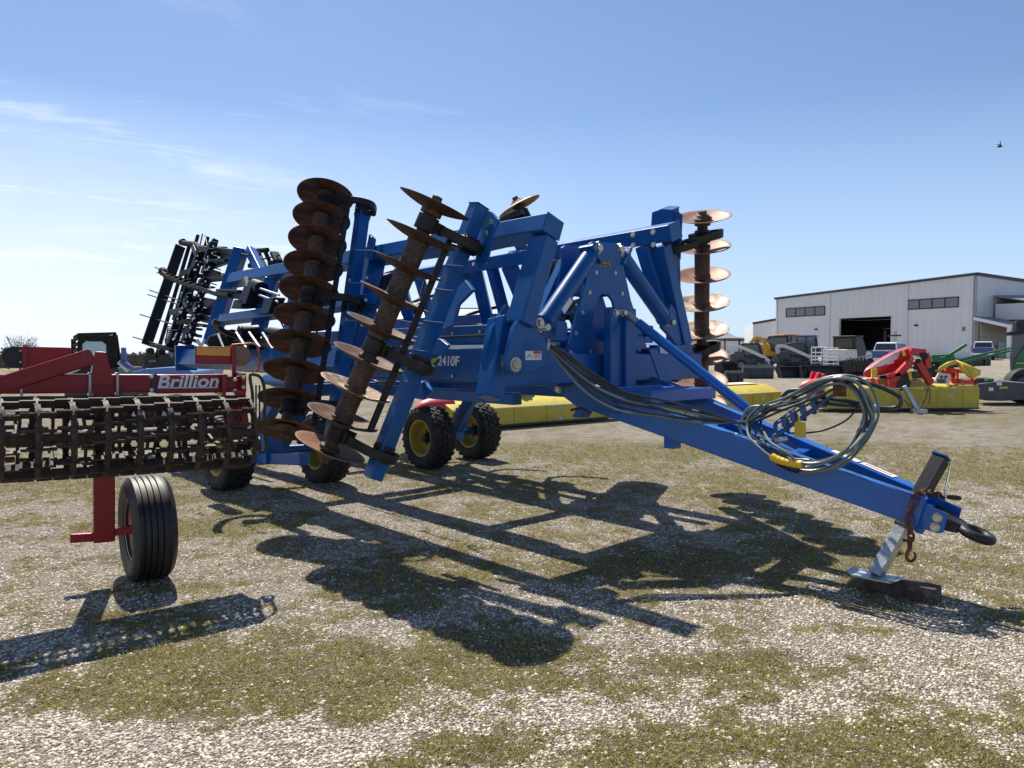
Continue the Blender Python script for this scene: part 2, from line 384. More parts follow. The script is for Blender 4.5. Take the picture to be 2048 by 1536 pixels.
text('LANDOLL', cq + U * .004, -S, Z, .032, mat('gold_letter', (.55, .38, .05), .4), mast, bold=.0006)
c20 = PU(1280, 721, um + .005)
part(MB().cyl(c20 - U * .002, c20, .034, n=28), 'speed_decal', WHITE, mast, 0); text('20', c20 + U * .003, -S, Z, .045, TXT, mast, bold=.0008)
# ---- lift cylinders
def cylinder(p0, p1, r, rodend=.12, name='lift_cylinder'):
    d = (V(p1) - V(p0)); L = d.length; d.normalize(); p0 = V(p0)
    m_ = MB().lathe(p0 + d * .07, d, [(0, r * .9), (.01, r * 1.1), (.05, r * 1.12), (.055, r), (L - rodend - .05, r), (L - rodend - .045, r * 1.1), (L - rodend - .01, r * 1.1), (L - rodend, r * .9)], 28)
    c = part(m_, name, BLUE, bevel=0)
    part(MB().cyl(p1 - d * (rodend + .12), p1, r * .45, n=16), 'rod', CHROME, c, 0)
    m_ = MB().cyl(p1 - U * .09, p1 + U * .09, .03, n=18); m_.mark(); m_.cyl(p0 - U * .07, p0 + U * .07, .036, n=18); m_.beam(p0 - d * .04, p0 + d * .1, .09, .1, up=U)
    part(m_, 'pin', ZINC, c, .003); x, y, _ = basis(d, U)
    m_ = MB(); m_.box(p0 + d * .09 - x * 0 + U * 0, x * .2, y * .16, d * .035); part(m_, 'clamp', BLUE, c, .004)
    return c
CL0, CL1 = PU(1190, 497, um - .05), PU(1082, 655, um + .02)
CR0, CR1 = PU(1234, 500, um - .05), PU(1334, 645, um - .12)
cylinder(CL0, CL1, .078); cylinder(CR0, CR1, .078)
m_ = MB()
for o_ in (0, .02):
    m_.tube([CL0 - U * .1 - Z * .03, CL0 * .6 + CL1 * .4 - U * .15 - Z * (.1 + o_), CL0 * .3 + CL1 * .7 - U * .12 - Z * (.14 + o_), CL1 - U * .1 + S * -.1 - Z * .05], .011)
    m_.tube([CR0 - U * .1 - Z * .03, CR0 * .6 + CR1 * .4 - U * .12 + Z * (.08 + o_), CR1 + Z * .1 - U * .05], .011)
part(m_, 'hydraulic_line', HOSE, bevel=0)
s0 = CL0 * .27 + CL1 * .73 + U * .06 - S * .052; dd_ = (CL1 - CL0).normalized()
part(MB().box(s0 + U * .012, dd_ * .16, dd_.cross(U) * .07, U * .002), 'warning_decal', WHITE, bevel=0)
# ---- turnbuckle link and its post
l0, l1 = PU(1264, 636, um + .3), PS(1512, 832, -.1); ld = (l1 - l0).normalized()
tl = part(MB().cyl(l0 + ld * .08, l1, .042, n=26), 'link_tube', BLUEB, bevel=0)
part(MB().cyl(l0 - ld * .1, l0 + ld * .09, .032, n=18), 'threaded_rod', ZINC, tl, 0)
pu_ = um + .26
m_ = MB(); pz0 = 1.25
for a, b in ((1222, 1234), (1252, 1272)):
    x0, x1 = PU(a, 700, pu_), PU(b, 700, pu_); t0 = PU(a, 616, pu_).z
    m_.prism([x0 * V((1, 1, 0)) + Z * pz0 if False else V((x0.x, x0.y, pz0)), V((x1.x, x1.y, pz0)), V((x1.x, x1.y, t0 - .04)), V((x1.x, x1.y, t0)), V((x0.x, x0.y, t0))], U * -.09)
x0, x1 = PU(1226, 700, pu_ - .04), PU(1256, 700, pu_ - .04); m_.prism([V((x0.x, x0.y, pz0)), V((x1.x, x1.y, pz0)), V((x1.x, x1.y, 1.9)), V((x0.x, x0.y, 1.9))], U * -.03)
part(m_, 'link_post', BLUE, bevel=.01)
m_ = MB(); m_.cyl(PU(1232, 626, pu_), PU(1262, 620, pu_ - .05), .026, n=16); m_.bolt(PU(1230, 626, pu_ + .0), U, .026, .03); m_.bolt(PU(1243, 626, pu_ + .0), U, .024, .05)
part(m_, 'pin', ZINC, bevel=.002)
# ---- wings: frames, arms, toolbars, disc gangs
def wb(p0, p1, w, h, side, name='wing_beam', m=BLUE, **k): return part(MB().beam(p0, p1, w, h, up=UW(side)), name, m, bevel=.014, seg=3, **k)
# left wing
LB0, LB1 = PW(1106, 453, 1, 0), PW(466, 561, 1, 0)
ul = wb(LB0, LB1, .19, .155, 1); part(MB().box(LB0 + (LB0 - LB1).normalized() * .004, (LB0 - LB1).normalized() * .01, NW(1) * .2, UW(1) * .165), 'end_cap', BLUE, ul, .006)
RB0, RB1 = PW(1350, 462, -1, 0), None
rd_ = -(LB0 - LB1).normalized(); RB1 = RB0 + rd_ * ((LB0 - LB1).length * .93)
rdir = PW(940, 531, -1, 0) - RB0; RB1 = RB0 + rdir.normalized() * 6.0
ur = wb(RB0, RB1, .19, .165, -1); part(MB().box(RB0 - rdir.normalized() * .004, rdir.normalized() * .01, NW(-1) * .2, UW(-1) * .175), 'end_cap', BLUE, ur, .006)
m_ = MB()
for x, y in ((1319, 466), (1320, 491), (1279, 471), (1279, 492), (985, 525), (960, 529)): m_.bolt(PW(x, y, -1, .0) + S * .105, S, .024)
part(m_, 'bolt', ZINC, ur, .002)
# wing arms at the front
part(MB().beam(PW(1088, 478, 1, -.02), PW(1040, 650, 1, -.02), .15, .2, up=U), 'wing_arm', BLUE, bevel=.014, seg=3)
part(MB().beam(PW(1005, 640, 1, -.02), PW(978, 797, 1, -.02), .16, .2, up=U, h1=.16), 'wing_arm', BLUE, bevel=.014, seg=3)
upl = um + .24
pl = [(1060, 604), (1073, 623), (1076, 660), (1096, 690), (1092, 730), (1060, 745), (1043, 744), (1030, 749), (1017, 741), (1013, 720), (1029, 655)]
hp = part(MB().prism([PU(x, y, upl) for x, y in pl], U * -.05), 'hinge_plate', BLUE, bevel=.006)
part(MB().prism([PU(x, y, upl) - U * .26 for x, y in pl], U * -.05), 'hinge_plate', BLUE, bevel=.006)
m_ = MB(); p = PU(1031, 729, upl); m_.cyl(p - U * .36, p + U * .02, .036, n=20); m_.cyl(p, p + U * .008, .06, n=24); p = PU(1079, 646, upl); m_.mark(); m_.cyl(p - U * .3, p + U * .03, .026, n=20); m_.cyl(p, p + U * .01, .045, n=24)
part(m_, 'pin', ZINC, hp, .003)
dq = [PU(x, y, upl + .003) for x, y in ((1051, 702), (1083, 702), (1083, 720), (1051, 720))]
part(MB().prism(dq, U * -.002), 'warning_decal', WHITE, hp, 0)
part(MB().prism([PU(x, y, upl + .005) for x, y in ((1067, 702.5), (1082, 702.5), (1082, 707), (1067, 707))], U * -.001), 'warning_decal', REDP, hp, 0)
m_ = MB(); m_.tube([PU(x, y, upl + .005) for x, y in ((1054, 716), (1059, 708), (1064, 716))], .0025, k=1)
for k in range(3): m_.tube([PU(x, 709.5 + 3 * k, upl + .005) for x in (1068, 1081)], .0014, k=1)
part(m_, 'warning_decal', TXT, hp, 0)
# right arm pieces
part(MB().beam(PW(1290, 490, -1, .0), PW(1330, 625, -1, .0), .16, .16, up=U), 'wing_arm', BLUE, bevel=.014, seg=3)
part(MB().beam(PW(1322, 492, -1, .06), PW(1366, 690, -1, .06), .15, .16, up=U), 'wing_arm', BLUE, bevel=.014, seg=3)
pr = [(1343, 608), (1328, 640), (1326, 655), (1340, 670), (1352, 690), (1358, 725), (1378, 728), (1376, 690), (1368, 650), (1356, 625)]
ur2 = um - .1
hp2 = part(MB().prism([PU(x, y, ur2) for x, y in pr], U * -.05), 'hinge_plate', BLUE, bevel=.006)
m_ = MB(); p = PU(1334, 644, ur2); m_.cyl(p - U * .1, p + U * .03, .026, n=20); m_.cyl(p, p + U * .01, .045, n=24); part(m_, 'pin', ZINC, hp2, .003)
m_ = MB()
for bx in ((1320, 692, 1344, 707), (1330, 710, 1345, 722)):
    m_.mark(); m_.prism([PU(x, y, um + .01) for x, y in ((bx[0], bx[1]), (bx[2], bx[1]), (bx[2], bx[3]), (bx[0], bx[3]))], U * -.002)
part(m_, 'warning_decal', WHITE, bevel=0)
# gusset stands right of the mast
m_ = MB(); g0 = um + .1
m_.prism([PU(x, y, g0) for x, y in ((1298, 697), (1314, 697), (1345, 765), (1322, 765))], U * -.25)
m_.mark(); m_.prism([PU(x, y, um) for x, y in ((1314, 690), (1384, 690), (1384, 740), (1370, 742), (1314, 735))], U * -.1)
part(m_, 'gusset', BLUE, bevel=.006)
# centre frame
m_ = MB().beam(MW(1.42, um + .02, 1.46), MW(-1.42, um - .02, 1.46), .2, .26, up=Z); part(m_, 'centre_cross_tube', BLUE, bevel=.014, seg=3)
for sg in (1, -1):
    part(MB().beam(MW(.62 * sg, um, 1.78), MW(.62 * sg, -2.7, 1.78), .15, .17), 'centre_frame_rail', BLUE, bevel=.014, seg=3)
    fr = part(MB().beam(MW(.62 * sg, um, 1.47), MW(.62 * sg, -2.7, 1.47), .12, .33), 'centre_frame_rail', BLUE, bevel=.012, seg=3)
    part(MB().beam(MW(.62 * sg, 3.6, 1.17), MW(.62 * sg, -1.5, 1.17), .12, .11), 'centre_frame_rail', BLUE, bevel=.012, seg=3)
    if sg == 1:
        tp = PS(896, 723, .686); text('2410F', tp, U, Z, .135, WHITE, fr, italic=.12, bold=.004, sx=1.05)
        lf = [(852, 731), (858, 722), (866, 717), (877, 715), (870, 724), (862, 729)]
        part(MB().prism([PS(x, y, .684) for x, y in lf], S * -.002), 'leaf_decal', LIME, fr, 0)
m_ = MB()
for uu in (2.6, .9, -1.0, -2.6): m_.mark(); m_.beam(MW(.6, uu, 1.45), MW(-.6, uu, 1.45), .14, .14)
part(m_, 'centre_cross_tube', BLUE, bevel=.012)
# hinge rail of left wing, mid rails, cross members
wb(PS(372, 718, 1.5), PS(700, 720, 1.5), .2, .23, 1, m=BLUE)
part(MB().box(PS(372, 716, 1.5), U * .05, S * .3, Z * .36), 'end_cap', BLUE)
wb(PW(445, 640, 1, .1), PW(760, 600, 1, .1), .13, .12, 1)
for a, b, w in (((482, 500), (420, 690), .2), ((545, 560), (505, 700), .17), ((748, 520), (708, 735), .2), ((600, 550), (575, 720), .15)):
    wb(PW(*a, 1, 0), PW(*b, 1, 0), w, .16, 1, 'wing_cross_member')
wb(PW(500, 500, 1, -.12), PW(530, 560, 1, -.12), .13, .12, 1, 'wing_cross_member')
for a, b, w in (((952, 540), (980, 660), .2), ((1018, 530), (1052, 610), .16), ((1245, 500), (1262, 600), .0), ((800, 560), (830, 680), .18)):
    if w: wb(PW(*a, -1, 0), PW(*b, -1, 0), w, .16, -1, 'wing_cross_member')
m_ = MB().beam(PW(1052, 625, -1, 0), PW(950, 670, -1, 0), .1, .1); m_.mark(); m_.beam(PW(880, 640, -1, 0), PW(770, 690, -1, 0), .1, .1)
part(m_, 'wing_brace', BLUE, bevel=.01)
# lower frame of right wing (visible through the centre)
wb(PW(1375, 700, -1, .0), PW(1375, 700, -1, .0) + rdir.normalized() * 6.3, .19, .16, -1)
# notched gusset seen left of the right wing beam
m_ = MB().prism([PW(x, y, -1, .08) for x, y in ((925, 540), (950, 548), (962, 575), (935, 590), (905, 615), (900, 660), (880, 660), (885, 580))], S * .04); part(m_, 'gusset', BLUE, bevel=.006)
# toolbars
def disc(c, ax, r, m, par):
    """concave dish, hollow towards ax"""
    h = r * .19; prof = []; n = 9
    for i in range(n + 1):
        t = i / n; prof.append((h * t * t, max(.03, r * t)))
    prof += [(h + .003, r * .995), (h + .004, r * .975)]
    for i in range(n - 1, -1, -1): t = i / n; prof.append((h * t * t + .007, max(.03, r * t * .985)))
    ax = V(ax).normalized(); x, y, _ = basis(ax)
    ax2 = (ax + x * random.uniform(-.02, .02) + y * random.uniform(-.02, .02)).normalized()
    return MB().lathe(V(c) - ax * .02, ax2, prof, 48).build('disc', m, par)
def gang(p0, p1, n, flip, m, tb0, tb1, hang, side, r=.295, offs=(0, 0), curl=1, scr=None, tbw=.11):
    """disc gang: shaft from top p0 to bottom p1 with n discs; toolbar tb0-tb1; hangers at fractions"""
    ax = (p0 - p1).normalized(); L = (p0 - p1).length
    mb = MB().cyl(p0 + ax * .09, p1 - ax * .1, .03, n=14)
    for k in range(n - 1):
        a = p1 + ax * (L * k / (n - 1)); b = p1 + ax * (L * (k + 1) / (n - 1)); bearing = any(abs((k + .5) / (n - 1) - (1 - h)) < .5 / (n - 1) for h in hang)
        q = a + ax * .012; l = (b - a).length - .03
        if bearing: mb.lathe(q, ax, [(0, .085), (.03, .085), (.035, .055), (l - .04, .055), (l - .035, .085), (l, .085)], 24)
        else: mb.lathe(q, ax, [(0, .092), (.025, .09), (.03, .083), (l - .03, .083), (l - .025, .09), (l, .092)], 26)
    for p, sg in ((p0, 1), (p1, -1)):
        mb.lathe(p + ax * sg * .012, ax * sg, [(0, .1), (.012, .1), (.03, .07), (.045, .062), (.05, .04)], 22); mb.lathe(p + ax * sg * .05, ax * sg, [(0, .042), (.045, .042), (.05, .036)], 6)
    g = mb.build('disc_gang', SPOOL, R)
    for k in range(n):
        mm = m[k % len(m)] if isinstance(m, list) else m
        disc(p1 + ax * (L * k / (n - 1)), ax * (-1 if flip else 1), r, mm, g)
    td = (tb1 - tb0).normalized()
    tb = part(MB().beam(tb0, tb1, tbw, tbw, up=U), 'gang_toolbar', BLUE, bevel=.012, seg=3)
    part(MB().beam(tb0 - td * .004, tb0 + td * .004, tbw + .01, tbw + .01, up=U), 'end_cap', BLUE, tb, .002)
    for h in hang:
        c = p0 * (1 - h) + p1 * h
        # nearest toolbar point
        t = max(0.03, min(.97, (c - tb0).dot(td) / (tb1 - tb0).length)); q = tb0 + (tb1 - tb0) * t
        v = (q - c); v -= ax * v.dot(ax); dn = v.normalized(); side_v = ax.cross(dn).normalized() * curl
        if side_v.y > 0: side_v = -side_v
        mb = MB().cyl(c - ax * .06, c + ax * .06, .085, n=24)
        mb.box(c + dn * .1, ax * .09, dn * .1, side_v * .1)
        q2 = c + v
        mb.ribbon([c + dn * .09, c + v * .35 + side_v * .10, c + v * .75 + side_v * .17, q2 + side_v * .15 + dn * .08, q2 + side_v * .02 + dn * .12, q2 - dn * .02 + side_v * .055], .075, .028, ax)
        if side < 0 and not flip:
            ln_ = (U * .5 + V((.6, -.4, 0))).normalized()
            mb.ribbon([q2 - dn * .02, q2 - dn * .0 + ln_ * .12, c + ln_ * .17, c + ln_ * .1 - dn * .15, c - dn * .19, c - ln_ * .1 - dn * .13, c - ln_ * .16], .085, .03, ax)
        hg = mb.build('gang_hanger', CAST, g, .006)
        mb = MB().box(q2 + side_v * .065, ax * .14, dn * .16, side_v * .022); mb.box(q2 - side_v * .065, ax * .12, dn * .14, side_v * .016)
        for e in (-1, 1):
            mb.tube([q2 + ax * e * .045 + side_v * .1 + dn * .07, q2 + ax * e * .045 - side_v * .08 + dn * .075, q2 + ax * e * .045 - side_v * .085 - dn * .07, q2 + ax * e * .045 + side_v * .1 - dn * .07], .009, k=2)
            for f in (-1, 1): mb.lathe(q2 + ax * e * .045 + side_v * .075 + dn * f * .07, side_v, [(0, .016), (.022, .016)], 6)
        mb.build('u_bolt_clamp', BLACK, g, .003)
    if scr:
        a, b = scr; part(MB().beam(a, b, .05, .03, up=U), 'scraper_bar', BLACK, g, .004)
    return g
OFG = .74; OFT = .36
MIX = [RUST, RUST, RUST]
gang(PW(866, 417, 1, OFG + .08), PW(657, 902, 1, OFG - .05), 9, False, [RUSTL, RUST, DUSTY, RUST, RUST, RUST, RUST, RUST, RUST],
     PW(958, 412, 1, OFT), PW(745, 957, 1, OFT), (.06, .56, .92), 1, scr=(PW(905, 465, 1, .55), PW(740, 862, 1, .55)), tbw=.125)
gang(PW(652, 386, 1, .62), PW(572, 852, 1, .62), 10, True, RUST,
     PW(726, 420, 1, .25), PW(662, 900, 1, .25), (.055, .5, .93), 1, scr=(PW(695, 415, 1, .45), PW(628, 850, 1, .45)), tbw=.12)
gang(PW(1405, 440, -1, OFG), PW(1402, 815, -1, OFG), 8, False, [RUSTL, RUSTL, RUSTL, DUSTY, DUSTY, RUSTL, RUSTL, RUSTL],
     PW(1341, 416, -1, .3), PW(1350, 760, -1, .3), (.08, .66), -1, r=.305, tbw=.13)
fg = PW(1036, 408, -1, .62); fd = (PW(1112, 560, -1, .62) - fg).normalized()
gang(fg, fg + fd * 2.6, 10, True, [RUSTL, RUST, RUST], fg + fd * .3 + S * .35 * 1, fg + fd * 2.6 + S * .35, (.06, .5, .94), -1)
# brackets joining the toolbars to the wing beam
m_ = MB()
m_.prism([PW(x, y, 1, .27) for x, y in ((962, 415), (985, 425), (998, 440), (985, 470), (975, 520), (958, 540), (950, 520), (962, 470))], S * -.02)
m_.mark(); m_.prism([PW(x, y, 1, .15) for x, y in ((738, 468), (748, 478), (742, 520), (728, 515))], S * -.03)
m_.mark(); m_.prism([PW(x, y, -1, .27) for x, y in ((1306, 425), (1325, 418), (1360, 425), (1366, 430), (1362, 520), (1304, 452))], S * .02)
part(m_, 'toolbar_bracket', BLUE, bevel=.005)
m_ = MB()
for x, y in ((981, 444), (972, 466)): m_.bolt(PW(x, y, 1, .275), S, .02)
part(m_, 'bolt', ZINC, bevel=.002)
m_ = MB().prism([PW(x, y, 1, .25) for x, y in ((825, 672), (880, 678), (895, 690), (880, 712), (850, 705))], S * -.04)
m_.mark(); m_.prism([PW(x, y, 1, .25) for x, y in ((815, 760), (850, 765), (862, 785), (845, 800), (820, 795))], S * -.04)
m_.mark(); m_.prism([PW(x, y, 1, .1) for x, y in ((900, 590), (930, 560), (945, 580), (915, 610), (905, 650), (885, 660))], S * -.04)
part(m_, 'toolbar_bracket', BLUE, bevel=.005)
# ---- wheels
def wheel(s, u):
    c = MW(s, u, .425)
    r0 = .425; w = .175
    pr_ = [(-w * .75, .24), (-w * .92, .265), (-w, .32), (-w * .96, .38), (-w * .85, .405), (-w * .6, .413), (0, .416), (w * .6, .413), (w * .85, .405), (w * .96, .38), (w, .32), (w * .92, .265), (w * .75, .24)]
    mb = MB().lathe(c, S, pr_, 56, caps=False)
    for k in range(26):
        a = 2 * math.pi * k / 26
        for row, (o, tw) in enumerate(((-.12, .5), (-.04, -.5), (.04, .5), (.12, -.5))):
            b = a + (row % 2) * math.pi / 26; rr = .409 if abs(o) > .1 else .417
            dr = U * math.cos(b) + Z * math.sin(b); tg = -U * math.sin(b) + Z * math.cos(b)
            x_ = (S * math.cos(tw) + tg * math.sin(tw)); y_ = (tg * math.cos(tw) - S * math.sin(tw))
            mb.box(c + S * o + dr * rr, x_ * .074, y_ * .056, dr * .03)
    wh = mb.build('wheel', RUBBER, R, .003, 1)
    mb = MB().lathe(c, S, [(-.15, .242), (-.15, .258), (-.135, .258), (-.13, .235), (-.03, .22), (.03, .22), (.13, .235), (.135, .258), (.15, .258), (.15, .242), (.135, .225), (.02, .205), (-.02, .16), (-.01, .1), (-.01, .05)], 40, caps=False)
    mb.lathe(c, S, [(.0, .21), (-.018, .16), (-.008, .1), (-.008, .0001)], 40, caps=False)
    rm = mb.build('rim', YELRIM, wh)
    mb = MB().lathe(c + S * -.005, S, [(0, .075), (.03, .07), (.06, .06), (.1, .055), (.11, .03)], 20)
    for k in range(6): a = k * math.pi / 3; mb.lathe(c + S * -.01 + (U * math.cos(a) + Z * math.sin(a)) * .1, S, [(0, .018), (.02, .018)], 6)
    mb.build('hub', CAST, wh)
    return wh
for s_, u_ in ((.83, .33), (1.9, .0), (-.78, .3), (-1.87, .0)): wheel(s_, u_)
for sg in (1, -1):
    a_ = MW(1.36 * sg, .17, .43); m_ = MB().cyl(MW(.9 * sg, .28, .43), MW(1.8 * sg, .03, .43), .05, n=18); m_.box(a_, S * .16, U * .2, Z * .18)
    part(m_, 'axle', BLUE, bevel=.01)
    part(MB().beam(a_, MW(1.25 * sg, .75, 1.12), .16, .13, up=U), 'wheel_leg', BLUE, bevel=.012, seg=3)
    part(MB().beam(a_ + U * -.08 + S * .06, MW(1.3 * sg, .95, 1.16) + S * .1, .05, .1, up=U), 'wheel_leg', BLUE, bevel=.008)
m_ = MB().beam(MW(1.5, .8, 1.17), MW(-1.5, .8, 1.17), .17, .14); part(m_, 'rock_shaft', BLUE, bevel=.012)
part(MB().cyl(PS(533, 759, 1.9), PS(590, 765, 1.9), .055, n=20), 'axle_stub', BLUE)
m_ = MB().beam(PS(540, 860, 1.75), PS(540, 925, 1.75), .2, .22, up=U); m_.beam(PS(500, 915, 1.75), PS(610, 918, 1.75), .12, .12)
part(m_, 'parking_stand', BLUE, bevel=.01)
part(MB().beam(PS(525, 850, 1.7), PS(575, 760, 1.7), .12, .14, up=U), 'parking_stand', BLUE, bevel=.01)

# extra fittings that make the frame busy: rails, brackets, hoses, pivots
m_ = MB(); random.seed(5)
for (x, y, s_) in ((1000, 663, .7), (960, 664, .7), (905, 667, .7), (880, 706, .69), (990, 700, .69), (975, 745, .69), (905, 752, .69)): m_.bolt(PS(x, y, s_), S, .015)
for x, y in ((700, 560), (697, 600), (694, 640), (735, 555), (733, 600), (725, 650)): m_.bolt(PW(x, y, 1, .32), S, .014)
part(m_, 'bolt', ZINC, bevel=.001)
m_ = MB()
for x0, y0, x1, y1 in ((905, 530, 912, 533), (885, 578, 893, 582), (862, 642, 872, 646), (840, 700, 850, 705), (815, 762, 824, 767), (722, 500, 732, 501), (714, 565, 725, 567), (702, 640, 713, 642)):
    m_.mark(); m_.beam(PW(x0 - 14, y0, 1, OFT + .07), PW(x1 + 14, y1, 1, OFT + .07), .02, .012)
part(m_, 'tube_strap', BLUE, bevel=.002)
m_ = MB()
for pts in (((1002, 668, .72), (930, 672, .72), (850, 676, .72), (800, 684, .7)), ((1000, 760, .7), (940, 768, .72), (880, 764, .72), (830, 770, .7)), ((1085, 650, .9), (1060, 660, .85), (1052, 690, .8), (1080, 700, .7))):
    m_.mark(); m_.tube([PS(x, y, q) for x, y, q in pts], .009)
for a_, b_ in (((1200, 515), (1122, 640)), ((1246, 515), (1318, 640))):
    m_.mark(); m_.tube([PU(a_[0], a_[1], um - .2), PU((a_[0] + b_[0]) / 2 + 6, (a_[1] + b_[1]) / 2 + 16, um - .24), PU(b_[0], b_[1], um - .2)], .01)
part(m_, 'hydraulic_line', HOSE, bevel=0)
m_ = MB()
for x, y in ((1298, 520), (1140, 625), (1100, 640)): m_.mark(); m_.box(PU(x, y, um - .35), S * .12, U * .1, Z * .14)
part(m_, 'valve_block', BLACK, bevel=.01)
m_ = MB()
m_.mark(); m_.beam(MW(.62, 3.7, 1.62), MW(.15, 3.75, 2.45), .1, .1); m_.mark(); m_.beam(MW(-.62, 3.7, 1.62), MW(-.15, 3.75, 2.45), .1, .1)
m_.mark(); m_.prism([PS(x, y, .62) for x, y in ((760, 672), (800, 640), (850, 648), (862, 668), (850, 676), (770, 682))], S * -.03)
part(m_, 'mast_brace', BLUE, bevel=.008)
part(MB().torus(PS(905, 655, .5), S, .11, .018, 200, 340), 'hose_guide', BLUE, bevel=0)
# ripper shanks with spring trips on both wings
def WQ(side, t, u, off=0.0):
    """wing coordinates: t = height along the folded wing above the hinge rail, u = forward, off = outboard"""
    s0 = 1.0 + (2.65 - 1.35) * TANL
    return MW(side * s0, u, 1.35) + UW(side) * t + NW(side) * off
def shank(side, t, u, sc_=1.0):
    a = WQ(side, t, u, .12); n = NW(side); w_ = UW(side)
    mb = MB().box(a + n * .06 + U * .1, U * .42, w_ * .13, n * .12); mb.box(a + n * .2 - U * .05, U * .2, w_ * .1, n * .25)
    tr = mb.build('shank_trip', BLACK, R, .01)
    mb = MB().ribbon([a + n * .15 + U * .2, a + n * .2 - U * .25, a + n * .45 * sc_ - U * .5, a + n * .75 * sc_ - U * .52, a + n * .98 * sc_ - U * .3, a + n * 1.05 * sc_ - U * .12], .05, .075, w_); mb.build('shank', CAST, tr, .008)
    mb = MB().cyl(a + n * .1 + U * .12, a + n * .28 - U * .28, .055, n=14); mb.build('trip_spring', BLACK, tr, 0)
for side, t, u in ((-1, .35, 1.3), (-1, 1.15, 1.9), (-1, .6, .2), (-1, 1.5, .6), (-1, .9, -1.0), (-1, .3, -1.9), (-1, 1.4, -1.8), (1, .25, .9)): shank(side, t, u, .8 if side > 0 else 1.0)
# cross members of the far wing
for u_ in (2.9, 1.4, -.2, -1.9): part(MB().beam(WQ(-1, -.1, u_), WQ(-1, 1.42, u_), .12, .12, up=U), 'wing_cross_member', BLUE, bevel=.01)
for t_ in (.75,): part(MB().beam(WQ(-1, t_, 3.4), WQ(-1, t_, -2.4), .12, .12), 'wing_beam', BLUE, bevel=.01)
part(MB().beam(WQ(1, .8, -.3), WQ(1, .8, 2.6), .11, .11), 'wing_beam', BLUE, bevel=.01)
# ---- hoses on the drawbar
def hs(pts): return [PS(x, y, s) for x, y, s in pts]
m_ = MB(); m2 = MB()
random.seed(11)
base = [(1096, 690), (1112, 708), (1150, 746), (1195, 780), (1250, 803), (1320, 817), (1390, 831), (1450, 842), (1492, 846)]
dA, dB = PU(1096, 690, 4.52).y, PS(1492, 846, .2).y
def bundle(pts, mb): mb.mark(); mb.tube([PD(x, y, dA + (dB - dA) * (1 / x - 1 / 1096) / (1 / 1492 - 1 / 1096) - .1 * math.sin(math.pi * min(1, (x - 1096) / 396))) for x, y in pts], .0088, n=8, k=5)
for k in range(6):
    j = (k - 2.5); pts = []
    for i, (x, y) in enumerate(base):
        t = math.sin(math.pi * i / (len(base) - 1)); pts.append((x + j * 3.0 * t + random.uniform(-3, 3) * t, y - j * 8.0 * t + random.uniform(-4, 4) * t + j))
    bundle(pts, (m_ if k % 3 else m2))
for k in range(3): bundle([(1096, 688 + 2 * k), (1135, 708 + 4 * k), (1180, 742 + 4 * k), (1235, 776 + 5 * k), (1290, 801 + 3 * k), (1340, 814)], m_)
part(m_, 'hydraulic_hose', HOSE, bevel=0); part(m2, 'hydraulic_hose', HOSEG, bevel=0)
m_ = MB()
for x, y, s in ((1386, 831, .32),): m_.mark(); m_.box(PS(x, y, s), DD * .05, S * .1, Z * .08)
m_.mark(); m_.torus(PU(1097, 690, 4.52), V((1, 0, 0)), .035, .012); part(m_, 'hose_clamp', GALV, bevel=.004)
m_ = MB(); m2 = MB()
def loop(px, s, r=.0095, mb=None):
    q = (mb or m_); q.mark(); q.tube([PS(x, y, s + .24 * smst(835, 915, y)) for i, (x, y) in enumerate(px)], r, n=9, k=7)
L1 = [(1478, 846), (1500, 818), (1548, 806), (1596, 782), (1640, 763), (1690, 757), (1728, 772), (1748, 812), (1745, 850), (1715, 895), (1668, 933), (1610, 946), (1575, 934)]
L2 = [(1500, 840), (1530, 812), (1580, 795), (1625, 770), (1670, 758), (1712, 768), (1737, 806), (1740, 842), (1706, 892), (1660, 926), (1606, 932), (1552, 917), (1508, 880), (1494, 852), (1500, 828), (1530, 806)]
L3 = [(1528, 890), (1520, 850), (1525, 820), (1552, 800), (1600, 786), (1650, 762), (1690, 759), (1722, 775), (1742, 825), (1728, 872), (1690, 912), (1640, 940), (1590, 938), (1556, 920), (1525, 895), (1505, 868), (1498, 845), (1508, 818)]
L4 = [(1492, 846), (1545, 822), (1600, 800), (1650, 775), (1690, 764), (1716, 778), (1732, 815), (1735, 850), (1712, 885), (1680, 910), (1625, 925), (1570, 922), (1540, 905), (1490, 875), (1480, 850), (1495, 835)]
sm_ = lambda l, cx, cy, k, dx=0, dy=0: [(cx + (x - cx) * k + dx, cy + (y - cy) * k + dy) for x, y in l]
for i, (l, s) in enumerate(((L1, .16), (L2, .19), (L3, .13), (L4, .1), (sm_(L1, 1620, 850, 1.03, 6, 1), .08), (sm_(L2[:-2], 1620, 845, .9, 2, 0), .06), (sm_(L3[3:-2], 1620, 850, .84, 4, -3), .2), (sm_(L4, 1640, 850, .94, 8, 2), .15))):
    l = [(x + random.uniform(-4, 4), y + random.uniform(-4, 4)) for x, y in l]
    loop(l, s, .0095, m2 if i in (0, 1, 4, 6) else m_)
part(m_, 'hydraulic_hose', HOSE, bevel=0); part(m2, 'hydraulic_hose', HOSEG, bevel=0)
m_ = MB()
loop([(1560, 800), (1580, 782), (1625, 779), (1680, 762), (1740, 768), (1785, 785), (1802, 800), (1790, 816), (1735, 814), (1670, 808), (1625, 804)], -.02, .016)
loop([(1640, 795), (1700, 803), (1745, 812)], -.03, .014)
part(m_, 'hydraulic_hose', HOSE, bevel=0)
part(MB().tube([PS(1728, 813, -.02), PS(1758, 817, -.02)], .024, k=3), 'hose_sleeve', mat('light_blue_sleeve', (.12, .3, .55), .5), bevel=0)
